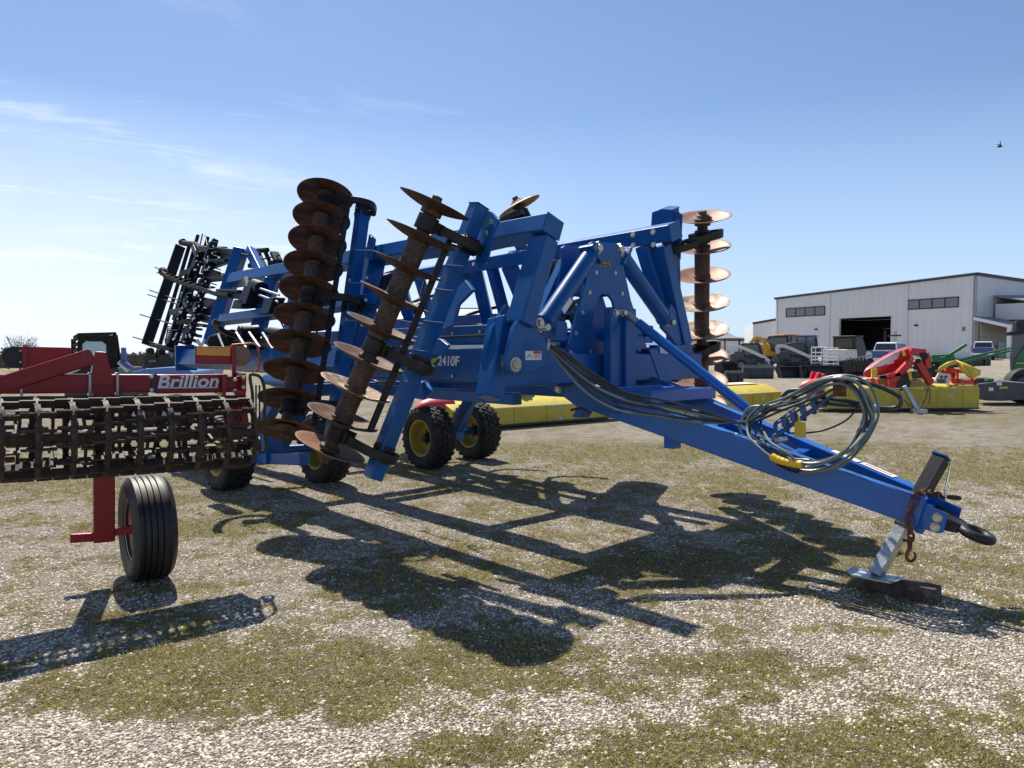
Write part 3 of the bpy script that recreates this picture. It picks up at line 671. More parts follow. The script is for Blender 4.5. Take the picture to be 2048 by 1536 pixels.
part(MB().tube([PS(x, y, .02) for x, y in ((1575, 866), (1610, 866), (1650, 860), (1690, 842), (1712, 818), (1722, 790), (1718, 772))], .0065, k=5), 'electric_cable', TXT, bevel=0)
def wrap(px, s, r, m, name):
    P = spline([PS(x, y, s) for x, y in px], 5); L = len(P) - 1; mb = MB()
    mb.tube(P, lambda t: r * (1 if (t * 6.0) % 1 > .1 else .82), n=14, k=1) if False else None
    Q = spline(P, 6); n = len(Q) - 1
    mb.tube(Q, lambda t: r * (.84 if (t * 6) % 1 < .12 else 1), n=14, k=1); return part(mb, name, m, bevel=0)
wrap([(1543, 913), (1560, 921), (1582, 926), (1605, 929)], .43, .028, YELW, 'hose_wrap'); wrap([(1556, 924), (1575, 934), (1597, 940)], .42, .024, BLACK, 'hose_wrap')
# hose holder
A_, B_ = PS(1546, 873, .0), PS(1692, 772, .0); dv = (B_ - A_)
m_ = MB().cyl(A_, B_, .011, n=10); m_.cyl(A_ + Z * .08, B_ + Z * .035, .009, n=10); m_.cyl(A_ - S * .08, B_ - S * .04, .009, n=10)
for t in (.12, .24, .36, .5, .64): p = A_ + dv * t; m_.ribbon([p - S * .1 - Z * .02, p - S * .09 + Z * .07, p + Z * .1, p + S * .08 + Z * .07, p + S * .09 - Z * .01], .035, .008, dv)
m_.cyl(A_ - Z * .12, A_ + dv * .05, .02, n=12); hh = part(m_, 'hose_holder', mat('faded_blue_paint', (.06, .13, .27), .6, 0, .2, 8), bevel=.002)
m_ = MB().ribbon([PS(1680, 793, .17), PS(1679, 765, .17), PS(1684, 757, .1), PS(1698, 758, .0), PS(1700, 766, -.02)], .09, .008, dv.cross(Z).cross(Z)); part(m_, 'hose_hook', CHAINM, hh, .002)
m_ = MB(); p = PS(1562, 880, .05); m_.cyl(p - S * .07, p + S * .09, .02, n=14); m_.bolt(p + S * .09, S, .02, .03); part(m_, 'pin', ZINC, bevel=.002)
p = PS(1601, 862, .1)
part(MB().prism([PS(x, y, .1) for x, y in ((1590, 845), (1596, 843), (1597, 832), (1600, 832), (1601, 843), (1612, 846), (1612, 875), (1589, 874))], S * .006), 'yellow_tag', YELW, bevel=.001)
# ---- rolling harrow and shanks folded up at the rear of the left wing
HARROW = mat('black_harrow_steel', (.005, .007, .012), .5, 0, .3, 10, .1, 50, spec=.3)
BRN = mat('brown_steel', (.03, .02, .016), .75, 0, .4, 12, .3, 40, spec=.25)
o_ = .1
def HP(x, y, o=0.0): return PW(x, y, 1, o)
m_ = MB()
for a, b, w, h in (((361, 492), (293, 690), .17, .05), ((430, 480), (375, 690), .09, .09), ((401, 503), (340, 695), .14, .06), ((416, 474), (352, 690), .05, .05), ((396, 470), (347, 640), .05, .05)):
    m_.beam(HP(*a, .0), HP(*b, .0), w, h, up=U)
hr = part(m_, 'harrow_frame', HARROW, bevel=.008)
m_ = MB(); m_.beam(HP(379, 490), HP(312, 716), .06, .03, up=U); m_.beam(HP(303, 690), HP(345, 700), .07, .05); m_.tube([HP(366, 486), HP(392, 490), HP(400, 500)], .05)
for a in ((365, 484), (300, 702), (322, 704)): m_.cyl(HP(*a) - U * .06, HP(*a) + U * .06, .055, n=14)
part(m_, 'harrow_link', BRN, hr, .005)
m_ = MB()
for (a, b) in (((266, 674), (352, 699)), ((280, 629), (350, 650)), ((299, 580), (372, 606)), ((296, 589), (368, 613)), ((310, 535), (345, 546)), ((314, 545), (350, 556)), ((405, 468), (400, 490)), ((410, 470), (415, 492)), ((420, 498), (497, 510)), ((425, 545), (475, 552))):
    m_.mark(); m_.cyl(HP(*a, .03), HP(*b, .03), .011, n=7)
random.seed(4)
for k in range(26):
    t = k / 25; a = V((420 - 62 * t, 500 + 185 * t, 0)); b = a + V((random.uniform(18, 34), random.uniform(3, 12), 0)); m_.mark(); m_.cyl(HP(a.x, a.y, random.uniform(-.1, .15)), HP(b.x, b.y, random.uniform(-.1, .15)), .009, n=6)
part(m_, 'harrow_tine', HARROW, hr, 0)
m_ = MB(); mz = MB()
for k in range(46):
    t = random.random(); q = random.choice((0, 1)); x, y = (428 - 55 * t, 490 + 200 * t) if q else (404 - 60 * t, 500 + 190 * t)
    m_.mark(); m_.box(HP(x + random.uniform(-6, 6), y, random.uniform(-.05, .15)), U * random.uniform(.05, .12), S * .1, UW(1) * random.uniform(.06, .16)); mz.bolt(HP(x + random.uniform(-5, 5), y, .17), S, .013)
part(m_, 'harrow_clamp', HARROW, hr, .005); part(mz, 'bolt', CHROME, hr, .0)
# coil springs on the harrow
def coil(p0, p1, r, wr, turns, mb):
    p0, p1 = V(p0), V(p1); x, y, d = basis(p1 - p0); L = (p1 - p0).length; n = int(turns * 12)
    mb.tube([p0 + d * L * i / n + (x * math.cos(2 * math.pi * i / 12) + y * math.sin(2 * math.pi * i / 12)) * r for i in range(n + 1)], wr, n=6, k=1)
m_ = MB(); coil(HP(362, 612), HP(350, 648), .035, .009, 9, m_); m_.mark(); coil(HP(340, 655), HP(334, 690), .035, .009, 9, m_); m_.mark(); coil(HP(388, 520), HP(380, 548), .03, .009, 8, m_)
part(m_, 'coil_spring', HARROW, hr, 0)
m_ = MB()
for a, b, w in (((395, 497), (410, 530), .2), ((420, 500), (468, 520), .15), ((420, 532), (466, 515), .12), ((388, 600), (434, 610), .14), ((366, 620), (430, 625), .11), ((372, 592), (385, 620), .2), ((344, 702), (352, 716), .1)): m_.mark(); m_.beam(HP(*a, -.05), HP(*b, -.05), w, .08, up=U)
part(m_, 'harrow_arm', BLUED, bevel=.01)
m_ = MB(); mm2 = MB()
for k in range(22):
    t = random.random(); x, y = 392 + 40 * random.random() - 62 * t, 490 + 195 * t
    (m_ if k % 3 else mm2).mark(); (m_ if k % 3 else mm2).beam(HP(x, y, random.uniform(-.25, .15)), HP(x + random.uniform(14, 42), y + random.uniform(-6, 14), random.uniform(-.25, .1)), random.uniform(.03, .08), random.uniform(.02, .06))
part(m_, 'harrow_strut', HARROW, hr, .003); part(mm2, 'harrow_strut', BLUE, hr, .003)
m_ = MB()
for a, b in (((398, 497), (475, 505)), ((410, 540), (440, 550)), ((408, 560), (455, 555)), ((378, 622), (425, 640)), ((340, 625), (370, 620)), ((360, 548), (398, 537))): m_.mark(); m_.beam(HP(*a, .06), HP(*b, .06), .09, .03, up=U)
part(m_, 'adjuster_strap', HARROW, bevel=.004)
part(MB().prism([HP(x, y, .02) for x, y in ((430, 560), (455, 545), (452, 560), (447, 562))], S * -.1), 'bracket', GALV)
part(MB().prism([HP(x, y, .02) for x, y in ((392, 640), (428, 632), (424, 648), (410, 646))], S * -.1), 'bracket', GALV)
# rusty shank sticking out to the rear
sh = [HP(x, y, .28) for x, y in ((326, 543), (334, 552), (352, 561), (378, 572), (402, 578), (432, 588), (462, 592))]
m_ = MB().ribbon(sh, .1, .05, NW(1), k=5); m_.lathe(sh[0], sh[0] - sh[1], [(-.08, .05), (-.02, .075), (.03, .07), (.05, .04)], 12)
for k in range(7): t = k / 7; p = sh[1].lerp(sh[4], t); m_.cyl(p - U * .05, p + U * .05, .055, n=10)
part(m_, 'shank', BRN, bevel=.005)
m_ = MB().prism([HP(x, y, .28) for x, y in ((430, 582), (480, 580), (492, 590), (470, 598), (440, 594))], S * -.1); m_.beam(HP(436, 580, .3), HP(480, 582, .3), .06, .03)
part(m_, 'shank_trip', HARROW, bevel=.006)
# spring trips, housings and rods inside the left wing
m_ = MB(); m_.cyl(HP(508, 572, .3), HP(524, 578, .3), .09, n=20); m_.mark(); m_.box(HP(505, 590, .3), U * .25, S * .2, UW(1) * .25); m_.mark(); m_.box(HP(545, 612, .3), U * .25, S * .15, UW(1) * .2); m_.mark(); m_.box(HP(490, 608, .3), U * .3, S * .2, UW(1) * .12)
m_.mark(); m_.box(HP(776, 572, -.05), U * .2, S * .1, UW(1) * .25)
part(m_, 'spring_trip', HARROW, bevel=.01)
m_ = MB()
for a, b in (((520, 577), (558, 590)), ((518, 590), (556, 604))): m_.mark(); m_.cyl(HP(*a, .34), HP(*b, .34), .014, n=8)
part(m_, 'trip_rod', GALV, bevel=0)
part(MB().cyl(HP(492, 560, .1), HP(498, 590, .1), .06, r1=.02, n=18), 'spring_cover', mat('pale_spring_cover', (.2, .19, .18), .7, 0, .3, 9))
sp0, sp1 = PS(430, 684, 1.9), PS(466, 672, 1.9)
m_ = MB(); coil(sp0, sp1, .075, .014, 11, m_); m_.mark(); coil(PS(440, 688, 1.6), PS(480, 676, 1.6), .07, .014, 10, m_); cs = part(m_, 'coil_spring', HARROW, bevel=0)
m_ = MB().lathe(PS(495, 667, 1.9), -U * .2 + S * .9 - V((0, 0, .1)), [(-.12, .085), (.04, .085), (.06, .1), (.08, .1), (.1, .07), (.1, .045), (.06, .04)], 24)
m_.lathe(sp0, sp0 - sp1, [(-.02, .09), (.03, .09), (.05, .07)], 20); m_.cyl(sp0, sp1, .05, n=14); m_.mark(); m_.cyl(PS(540, 668, 1.7), PS(565, 672, 1.7), .08, n=20)
part(m_, 'spring_housing', HARROW, bevel=0)
m_ = MB()
for a, b in (((472, 664), (492, 695)), ((498, 664), (519, 694)), ((525, 665), (545, 697)), ((436, 668), (447, 695))): m_.mark(); m_.beam(PS(*a, 2.05), PS(*b, 2.05), .022, .012, up=U)
part(m_, 'spring_strap', GALV, bevel=.002)
m_ = MB().box(PS(490, 690, 1.6), U * .9, S * .3, Z * .1); m_.mark(); m_.box(PS(585, 690, 1.3), U * .5, S * .3, Z * .25); part(m_, 'spring_bracket', HARROW, bevel=.01)
# small hoses and wiring on the frame
m_ = MB()
for pts, s in ((((560, 640), (575, 668), (600, 690), (640, 700)), 1.2), (((585, 640), (600, 660), (625, 650), (640, 680)), 1.1), (((850, 560), (842, 600), (860, 640)), .9), (((760, 560), (790, 545), (820, 560)), .8), (((700, 770), (740, 760), (760, 765), (790, 762)), .9), (((1085, 668), (1092, 680), (1105, 677), (1120, 672)), .6)):
    m_.mark(); m_.tube([PS(x, y, s) for x, y in pts], .011)
part(m_, 'hydraulic_line', HOSE, bevel=0)
m_ = MB().box(PS(1108, 680, .55), U * .1, S * .06, Z * .1); m_.cyl(PS(1092, 673, .6), PS(1104, 672, .6), .015); part(m_, 'valve_block', GALV, bevel=.004)
m_ = MB().box(MW(-.5, 4.05, 1.72), S * .2, U * .15, Z * .12); m_.cyl(PU(1290, 671, 4.2), PU(1300, 668, 4.2), .014); part(m_, 'valve_block', BLACK, bevel=.004)
# far wing rear bits above the beam
m_ = MB()
for a, b, w in (((512, 508), (524, 533), .16), ((548, 505), (558, 525), .13), ((531, 505), (543, 530), .05)): m_.beam(PS(*a, .2), PS(*b, .2), w, .05, up=U)
m_.cyl(PS(505, 502, .2), PS(535, 500, .2), .04, n=10); m_.cyl(PS(515, 521, .2), PS(560, 510, .2), .012, n=8); m_.beam(PS(448, 500, .5), PS(520, 508, .5), .05, .05)
for a, b in (((500, 533), (512, 522)), ((540, 528), (560, 522))): m_.beam(PS(*a, .3), PS(*b, .3), .08, .06)
part(m_, 'harrow_frame', HARROW, bevel=.006)
wr = PD(401, 690, 9.0)
# ================================================================= red roller machine, front left
AX = V((.843, .538, 0)); BK = V((-.538, .843, 0))
RR = thing('packer_roller', 'dark red packer with a row of rusty open-cage rings, cut by the left frame edge', 'farm implement', (-2.6, 5.2, 0))
def rp(mb, name, m, par=RR, bevel=.004, **k): return mb.build(name, m, par, bevel, **k)
r0_ = PD(0, 880, 4.40); r1_ = PD(492, 863, 5.28); rax = (r1_ - r0_).normalized(); r0_ = r0_ - rax * .55
Lr = (r1_ - r0_).length; nR = int(round(Lr / .183)); stp = Lr / nR
IRON = mat('rusted_roller_iron', (.04, .025, .02), .65, .15, .4, 18, .4, 60, col2=(.10, .05, .032), mixs=7, mixlo=.48, mixhi=.68)
RXv, RYv, _ = basis(rax)
def rc(th): return RXv * math.cos(th) + RYv * math.sin(th)
sh_ = rp(MB().cyl(r0_, r1_ + rax * .03, .035, n=14), 'roller_shaft', IRON)
for k in range(nR):
    c = r0_ + rax * (stp * (k + .5)); ph = (k % 2) * .0 + k * .07
    mb = MB(); NT = 14; hw = stp * .47
    for sd in (-1, 1):
        cc = c + rax * hw * sd; n = 56; R1, R2, t = .212, .25, .010; vs = []; fs = []
        for i in range(n):
            d_ = rc(2 * math.pi * i / n); tooth = .012 if (i * NT * 2 // n) % 2 else 0
            vs += [cc - rax * t + d_ * (R1 - tooth), cc - rax * t + d_ * (R2), cc + rax * t + d_ * (R2), cc + rax * t + d_ * (R1 - tooth)]
        for i in range(n):
            j = (i + 1) % n
            for q in range(4): fs.append((i * 4 + q, j * 4 + q, j * 4 + (q + 1) % 4, i * 4 + (q + 1) % 4))
        mb.add(vs, fs)
    for i in range(NT):
        th = 2 * math.pi * i / NT + ph; off = math.pi / NT * .28
        for sd in (-1, 1):
            d_ = rc(th + off * (sd > 0)); tg = rax.cross(d_)
            mb.box(c + rax * hw * .5 * sd + d_ * .236, rax * hw * .98, tg * .012, d_ * .05)
        d_ = rc(th + off * .5); tg = rax.cross(d_)
        for sd in (-1, 1): mb.box(c + rax * hw * .96 * sd + d_ * .226 , rax * .024, tg * .045, d_ * .05)
    for i in range(3):
        d_ = rc(2 * math.pi * i / 3 + k * .9); tg = rax.cross(d_); mb.box(c + d_ * .135, rax * .016, tg * .034, d_ * .18)
    mb.cyl(c - rax * stp * .4, c + rax * stp * .4, .05, n=14)
    rp(mb, 'roller_ring', IRON, bevel=0)
# frame beam
def RB(px, py, off=.33):
    """point of a sight line on the vertical plane 'off' metres behind the roller axis"""
    a, b = ray(px, py); n = BK; k = r1_.dot(n) + off; y = k / (a * n.x + n.y); return V((a * y, y, HC + b * y))
bm0, bm1 = RB(-80, 768), RB(446, 766)
z_ = (bm0.z + bm1.z) / 2 
rp(MB().beam(bm0, bm1, .11, .128), 'frame_beam', RED, bevel=.01, seg=3)
rp(MB().beam(RB(309, 768, .327), RB(452, 766, .327), .125, .135), 'frame_sleeve', RED, bevel=.006)
m_ = MB()
for a, b, c_, d_ in ((445, 748, 452, 792), (484, 746, 492, 792)): m_.prism([RB(x, y, .2) for x, y in ((a, b), (c_, b), (c_, d_), (a, d_))], BK * .3)
m_.beam(RB(450, 768), RB(490, 768), .1, .12)
rp(m_, 'frame_end', RED, bevel=.006)
rp(MB().prism([RB(x, y, .1) for x, y in ((470, 780), (492, 786), (496, 830), (500, 862), (494, 890), (478, 880), (474, 840))], BK * .02), 'end_plate', RED, bevel=.005)
rp(MB().prism([RB(x, y, .12) for x, y in ((440, 792), (478, 792), (482, 830), (478, 868), (452, 860), (444, 820))], BK * .02), 'end_plate', RED, bevel=.005)
m_ = MB()
for x, y in ((487, 755), (487, 774), (488, 800), (470, 759), (470, 782), (303, 753), (303, 780), (480, 840)): m_.bolt(RB(x, y, .19 if x > 400 else .26), -BK, .012)
rp(m_, 'bolt', ZINC, bevel=.001)
# name in white on the beam
tx = RB(376, 764, .255); text('Brillion', tx, AX, Z, .128, WHITE, RR, italic=.22, bold=.003, sx=1.12)
m_ = MB(); a, b = RB(314, 776, .26), RB(436, 775, .26); m_.beam(a, b, .003, .008); rp(m_, 'lettering', WHITE, bevel=0)
a, b = RB(308, 752, .262), RB(310, 782, .262); m_ = MB().box((a + b) / 2, AX * .035, BK * .01, Z * .13); rp(m_, 'decal_border', mat('decal_dark_blue', (.01, .015, .05), .4), bevel=0)
# post and diagonal
pf = [(190, 703), (213, 704), (217, 722), (228, 765), (226, 769), (184, 769), (181, 765), (187, 722)]
rp(MB().prism([RB(x, y, .24) for x, y in pf], BK * .16), 'post_bracket', RED, bevel=.006)
rp(MB().beam(RB(186, 712, .3), RB(-30, 780, .3), .1, .11, h1=.11, w1=.1), 'brace', RED, bevel=.01)
rp(MB().beam(RB(207, 780, .33), RB(208, 1082, .33), .13, .11, up=BK), 'wheel_post', RED, bevel=.008)
m_ = MB()
for x in (180, 235):
    m_.mark(); a, b = RB(x, 748, .25), RB(x, 790, .25)
    m_.tube([a + BK * .15, a, a - Z * .002, b, b + BK * .15], .009, k=2)
m_.mark(); a = RB(43, 778, .25); m_.cyl(a, RB(43, 792, .25), .008)
rp(m_, 'u_bolt', GALV, bevel=0)
rp(MB().beam(RB(140, 1076, .33), RB(206, 1072, .33), .06, .06), 'jack_foot', RED, bevel=.006)
a = RB(206, 1066, .33); wc = PD(294, 1052, 5.17); wc.z = .368
rp(MB().beam(a, V((wc.x, wc.y, wc.z)) - AX * .02, .055, .055), 'spindle', RED, bevel=.006)
# reflectors and lamps
def RQ(px, py, off=.45): return RB(px, py, off)
rp(MB().prism([RQ(x, y) for x, y in ((51, 693), (140, 695), (144, 699), (144, 728), (140, 733), (51, 733))], BK * .012), 'reflector_panel', RED, bevel=.003)
cl_ = RQ(29, 714); rl = (RQ(29, 714) - RQ(29, 735)).length
pts = [cl_ + (AX * -math.sin(t) + Z * math.cos(t)) * rl * (1.0) for t in [math.pi * i / 16 for i in range(17)]] + [RQ(49, 735), RQ(49, 694)]
rp(MB().prism(pts, BK * .05), 'lamp', mat('black_plastic', (.012, .012, .014), .5, 0, .2, 8), bevel=.006)
rp(MB().beam(RQ(50, 690, .44), RQ(51, 762, .44), .03, .03, up=BK), 'lamp_bracket', RED)
m_ = MB()
for x, y in ((41, 701), (41, 724)): m_.bolt(RQ(x, y, .445), -BK, .005, .006)
rp(m_, 'bolt', ZINC, bevel=0)
rp(MB().prism([RQ(x, y) for x, y in ((390, 692), (463, 694), (463, 729), (390, 728))], BK * .012), 'reflector_panel', RED, bevel=.003)
AMB = mat('amber_reflector', (.75, .32, .02), .35, 0, .08, 10, coat=.3)
rp(MB().prism([RQ(x, y, .446) for x, y in ((393, 694), (461, 695.5), (461, 712), (393, 710))], BK * .003), 'amber_reflector', AMB, bevel=0)
cl_ = RQ(482, 712); rl = (RQ(482, 712) - RQ(482, 732)).length; c1_ = RQ(468, 712)
pts = [RQ(466, 692), RQ(466, 732)] + [cl_ + (AX * math.sin(t) - Z * math.cos(t)) * rl for t in [math.pi * i / 16 for i in range(17)]]
lp = rp(MB().prism(pts, BK * .04), 'lamp', mat('dark_amber_lens', (.10, .022, .006), .2, 0, .1, 8, coat=.6), bevel=.006)
m_ = MB()
for r_, n in ((.0, 1), (.42, 6), (.78, 9)):
    for i in range(n):
        t = 2 * math.pi * i / n; p = cl_ + (AX * math.sin(t) * .8 - Z * math.cos(t)) * rl * r_ - BK * .001
        m_.cyl(p, p - BK * .003, .0045, n=8)
rp(m_, 'lamp_led', mat('amber_led', (.65, .16, .02), .3, coat=.5), lp, 0)
rp(MB().beam(RQ(467, 688, .43), RQ(468, 758, .43), .03, .025, up=BK), 'lamp_bracket', RED)
m_ = MB().tube([RQ(465, 690, .42), RQ(490, 688, .42), RQ(516, 692, .42), RQ(518, 738, .42), RQ(511, 740, .42)], .008, k=2); rp(m_, 'lamp_guard', RUSTL, bevel=0)
m_ = MB()
for a, b in ((690, 700), (712, 722), (728, 738)): m_.mark(); m_.beam(RQ(516, a + 3, .4), RQ(517, b + 3, .4), .018, .004, up=BK)
rp(m_, 'reflective_tape', REDB, bevel=0)
# drive chain at the end
ring_ = [RB(x, y, .05) for x, y in ((503, 748), (522, 756), (530, 790), (528, 850), (532, 895), (522, 905), (508, 890), (505, 840), (505, 790), (500, 756), (503, 748))]
rp(MB().ribbon(ring_, .022, .010, AX, k=4), 'drive_chain', BLACK, bevel=.002)
rp(MB().lathe(RB(514, 890, .03), AX, [(0, .04), (0, .062), (.015, .062), (.015, .04)], 20), 'sprocket', CAST, bevel=0)
m_ = MB()
for x in (512, 519): m_.mark(); m_.cyl(RB(x, 770, .2), RB(x, 840, .2), .006)
rp(m_, 'chain_guard', BLACK, bevel=0)
# implement wheel
AXW = V((.80, .60, 0))
mb = MB(); prf = [(-.085, .2), (-.115, .215), (-.14, .27), (-.135, .32), (-.118, .345)]
for x in (-.095, -.058, -.02, .018, .056): prf += [(x - .012, .362), (x + .012, .363), (x + .0145, .352), (x + .0205, .352)]
prf += [(.098, .36), (.118, .345), (.135, .32), (.14, .27), (.115, .215), (.085, .2)]
mb.lathe(wc, AXW, prf, 64, caps=False); tw = mb.build('wheel', mat('ribbed_tyre', (.012, .012, .014), .55, 0, .3, 8, .05, 60, col2=(.05, .045, .04), mixs=3, mixlo=.55, mixhi=.8), RR)
mb = MB().lathe(wc, AXW, [(-.105, .205), (-.11, .218), (-.1, .218), (-.07, .195), (-.02, .185), (.05, .18), (.085, .218), (.08, .2), (.0, .17), (-.01, .12), (-.03, .08), (-.03, .0001)], 40, caps=False)
mb.build('rim', mat('faded_pink_rim', (.6, .36, .25), .6, 0, .15, 6, col2=(.5, .45, .38), mixs=6), tw)
# ---- timber block under the jack
d1 = (PZ(1870, 1212, 0) - PZ(1716, 1177, 0)); d1.z = 0; Lb = d1.length; d1.normalize(); d2 = V((-d1.y, d1.x, 0)); b0 = PZ(1716, 1177, 0)
blk = MB().box(b0 + d1 * Lb / 2 + d2 * .065 + Z * .052, d1 * Lb, d2 * .13, Z * .104).build('timber_block', WOOD, None, .008)
tag(blk, 'short weathered timber block lying under the jack foot', 'timber block')
zt = PZ(735, 1312, .01)
o = MB().tube([PZ(x, y, .012) for x, y in ((716, 1318), (722, 1310), (735, 1304), (755, 1301), (775, 1302))], .003, k=4).build('cable_tie', TXT, None); tag(o, 'black plastic cable tie dropped on the grass in the foreground', 'cable tie')
# ================================================================= yellow and red mowers
PINK = mat('faded_red_paint', (.62, .05, .07), .45, 0, .1, 4); PALE = mat('pale_cover', (.62, .58, .5), .6, 0, .12, 3, col2=(.7, .6, .3), mixs=2)
YELD = mat('yellow_cover', (.62, .48, .05), .55, 0, .15, 1.6, .25, 3, col2=(.45, .38, .12), mixs=1.8, mixlo=.5, mixhi=.75, dirt=.45, dcol=(.16, .13, .05), dscale=5)
GREYD_ = mat('dirty_skirt', (.10, .085, .05), .8, 0, .3, 4)
def mower(a, b, label, h=.5, gear=.28, skid=True, cut=.12, group='yellow-covered mower units', gs=1.0):
    a, b = V(a), V(b); d = (b - a); L = d.length; d.normalize(); n = V((-d.y, d.x, 0)); n = n if n.y > 0 else -n
    r = thing('mower_deck', label, 'mower', a + d * L / 2, group)
    def P(t, q, z): return a + d * t + n * q + Z * z
    prof = [(0, .06), (0, h), (.03, h + .03), (.5, h + .22), (1.15, h + .24), (1.15, .1)]
    mb = MB(); vs = [P(0.0, q, z) for q, z in prof] + [P(L - cut, q, z) for q, z in prof] + [P(L, q * .7 + .12, min(z, h + .12)) for q, z in prof]
    k = len(prof); fs = [tuple(range(k))[::-1], tuple(range(2 * k, 3 * k))]
    for s_ in (0, k):
        for i in range(k): j = (i + 1) % k; fs.append((s_ + i, s_ + j, s_ + k + j, s_ + k + i))
    mb.add(vs, fs); cv = mb.build('cover', YELD, r, .015)
    mb = MB().beam(P(.02, -.015, h + .01), P(L - .15, -.015, h + .01), .03, .03); mb.build('cover_edge', PALE, r, .004)
    mb = MB()
    for t in [q_ * L for q_ in (.14, .33, .52, .71, .88)]: mb.mark(); mb.box(P(t, -.008, h * .5 + .04), d * .025, n * .012, Z * (h - .06))
    mb.build('cover_seam', YELD, cv, .003)
    mb = MB()
    for t, z, w_, h_ in ((.22, .62, .14, .07), (.6, .3, .1, .1), (.8, .7, .16, .05)): mb.mark(); mb.box(P(t * L, -.012, h * z), d * w_, n * .004, Z * h_)
    mb.build('scuff_label', PALE, cv)
    mb = MB().beam(P(.0, -.01, .075), P(L - cut, -.01, .075), .02, .04); mb.build('lower_skirt', GREYD_, cv, .003)
    mb = MB().add([P(.1, .5, h + .235), P(L - .5, .5, h + .235), P(L - .5, 1.0, h + .255), P(.1, 1.0, h + .255)], [(0, 1, 2, 3)]); mb.prism([P(.1, .5, h + .235), P(L - .5, .5, h + .235), P(L - .5, 1.0, h + .255), P(.1, 1.0, h + .255)], Z * .01) ; mb.build('top_panel', PALE, r, 0)
    if skid:
        mb = MB().lathe(P(-.05, .5, h + .02), -d, [(-.3, .26), (0, .25), (.25, .22), (.42, .14), (.5, .05)], 22); mb.build('end_skid', PINK, r)
    g = gear * L
    P0 = P
    def P(t, q, z): return P0(g + (t - g) * (.5 + .5 * gs), q, z if z <= h + .2 else h + .2 + (z - h - .2) * gs)
    mb = MB(); mb.prism([P(g, .55, h + .2), P(g + .62, .55, h + .2), P(g + .52, .55, h + .38), P(g + .4, .55, h + .47), P(g + .3, .55, h + .45), P(g + .22, .55, h + .62), P(g + .12, .55, h + .6)], n * .12)
    mb.prism([P(g + .0, .85, h + .2), P(g + .5, .85, h + .2), P(g + .4, .85, h + .62), P(g + .1, .85, h + .65)], n * .08)
    mb.cyl(P(g + .3, .5, h + .42), P(g + .3, .98, h + .42), .08); gb = mb.build('gearbox', REDB, r, .01)
    mb = MB(); mb.cyl(P(g + .36, .5, h + .34), P(g + .36, .54, h + .34), .05); mb.build('bearing', CHROME, gb, 0)
    mb = MB()
    for t in (.15, .4): mb.mark(); mb.cyl(P(g + .7 + t, .6, h + .25), P(g + .85 + t, .6, h + .27), .04, n=8)
    mb.build('hinge', REDB, r, .003)
    return r, P0
mower(PZ(905, 866, 0), PZ(1240, 839, 0), 'yellow and red mower unit standing right behind the blue machine\'s wheels', .43, .42, cut=.3)
mower(PZ(1330, 838, 0), PZ(1567, 818, 0), 'yellow mower unit seen just right of the right disc gang', .48, .30, skid=False)
rM, P = mower(PZ(1655, 824, 0), PZ(1962, 822, 0), 'yellow mower with red folded hood and 350 plate behind the hose coil', .62, -.02, group=None, cut=.06, gs=.55)
dM = 19.9
def Q(x, y, d=0.0): return PD(x, y, 20.3 + d)
mb = MB().prism([Q(x, y, .2) for x, y in ((1726, 752), (1727, 744), (1740, 733), (1768, 716), (1800, 702), (1816, 697), (1826, 700), (1822, 715), (1818, 735), (1800, 745), (1775, 748), (1755, 752), (1735, 756))], V((.25, .45, .08)))
mb.build('folded_hood', REDB, rM, .05, 3)
mb = MB().prism([Q(x, y, .15) for x, y in ((1738, 738), (1760, 721), (1790, 705), (1802, 704), (1794, 718), (1766, 731))], V((0, .02, 0))); mb.build('hood_label', WHITE, rM, 0)
mb = MB().prism([Q(x, y, .16) for x, y in ((1770, 722), (1787, 718), (1788, 726), (1774, 730))], V((0, .02, 0))); mb.build('hood_label', WHITE, rM, 0)
m_ = MB()
for a, b, w_ in (((1822, 722), (1780, 766), .19), ((1832, 720), (1862, 768), .18), ((1820, 703), (1850, 706), .2), ((1850, 706), (1856, 735), .16), ((1800, 748), (1775, 752), .12), ((1740, 756), (1748, 768), .1), ((1754, 757), (1758, 768), .08), ((1775, 768), (1790, 772), .16)): m_.mark(); m_.beam(Q(*a, -.2), Q(*b, -.2), w_, .16, up=V((0, 1, 0)))
m_.build('headstock_arm', REDB, rM, .02)
m_ = MB()
for x, y, r_ in ((1848, 712, .1), (1806, 704, .07), (1836, 722, .07), (1830, 735, .06)): m_.mark(); m_.cyl(Q(x, y, -.35), Q(x, y, .1), r_, n=14)
m_.build('pivot', CAST, rM, .005)
m_ = MB().prism([Q(x, y, .5) for x, y in ((1760, 752), (1852, 740), (1870, 772), (1760, 775))], V((0, .4, 0))); m_.cyl(Q(1803, 765, -.3), Q(1803, 765, .3), .22, n=16); m_.build('drive_housing', BLACK, rM, .03)
m_ = MB()
for a, b in (((1806, 700), (1809, 712)), ((1746, 738), (1745, 755)), ((1752, 737), (1750, 755)), ((1818, 742), (1822, 760))): m_.mark(); m_.beam(Q(*a, -.4), Q(*b, -.4), .07, .05, up=V((0, 1, 0)))
m_.build('yellow_strap', YELW, rM, .005)
m_ = MB().prism([Q(x, y, -.1) for x, y in ((1868, 767), (1874, 752), (1878, 746), (1899, 748), (1900, 768))], V((0, .05, 0))); pt = m_.build('number_plate', WHITE, rM, .004)
text('350', Q(1883, 763, -.14), V((1, 0, 0)), Z, .16, TXT, pt, bold=.006)
m_ = MB()
for x in (1883, 1892): m_.mark(); m_.torus(Q(x, 754, -.12), V((0, 1, 0)), .03, .012, n=14, m=6)
m_.build('plate_hole', TXT, pt)
m_ = MB()
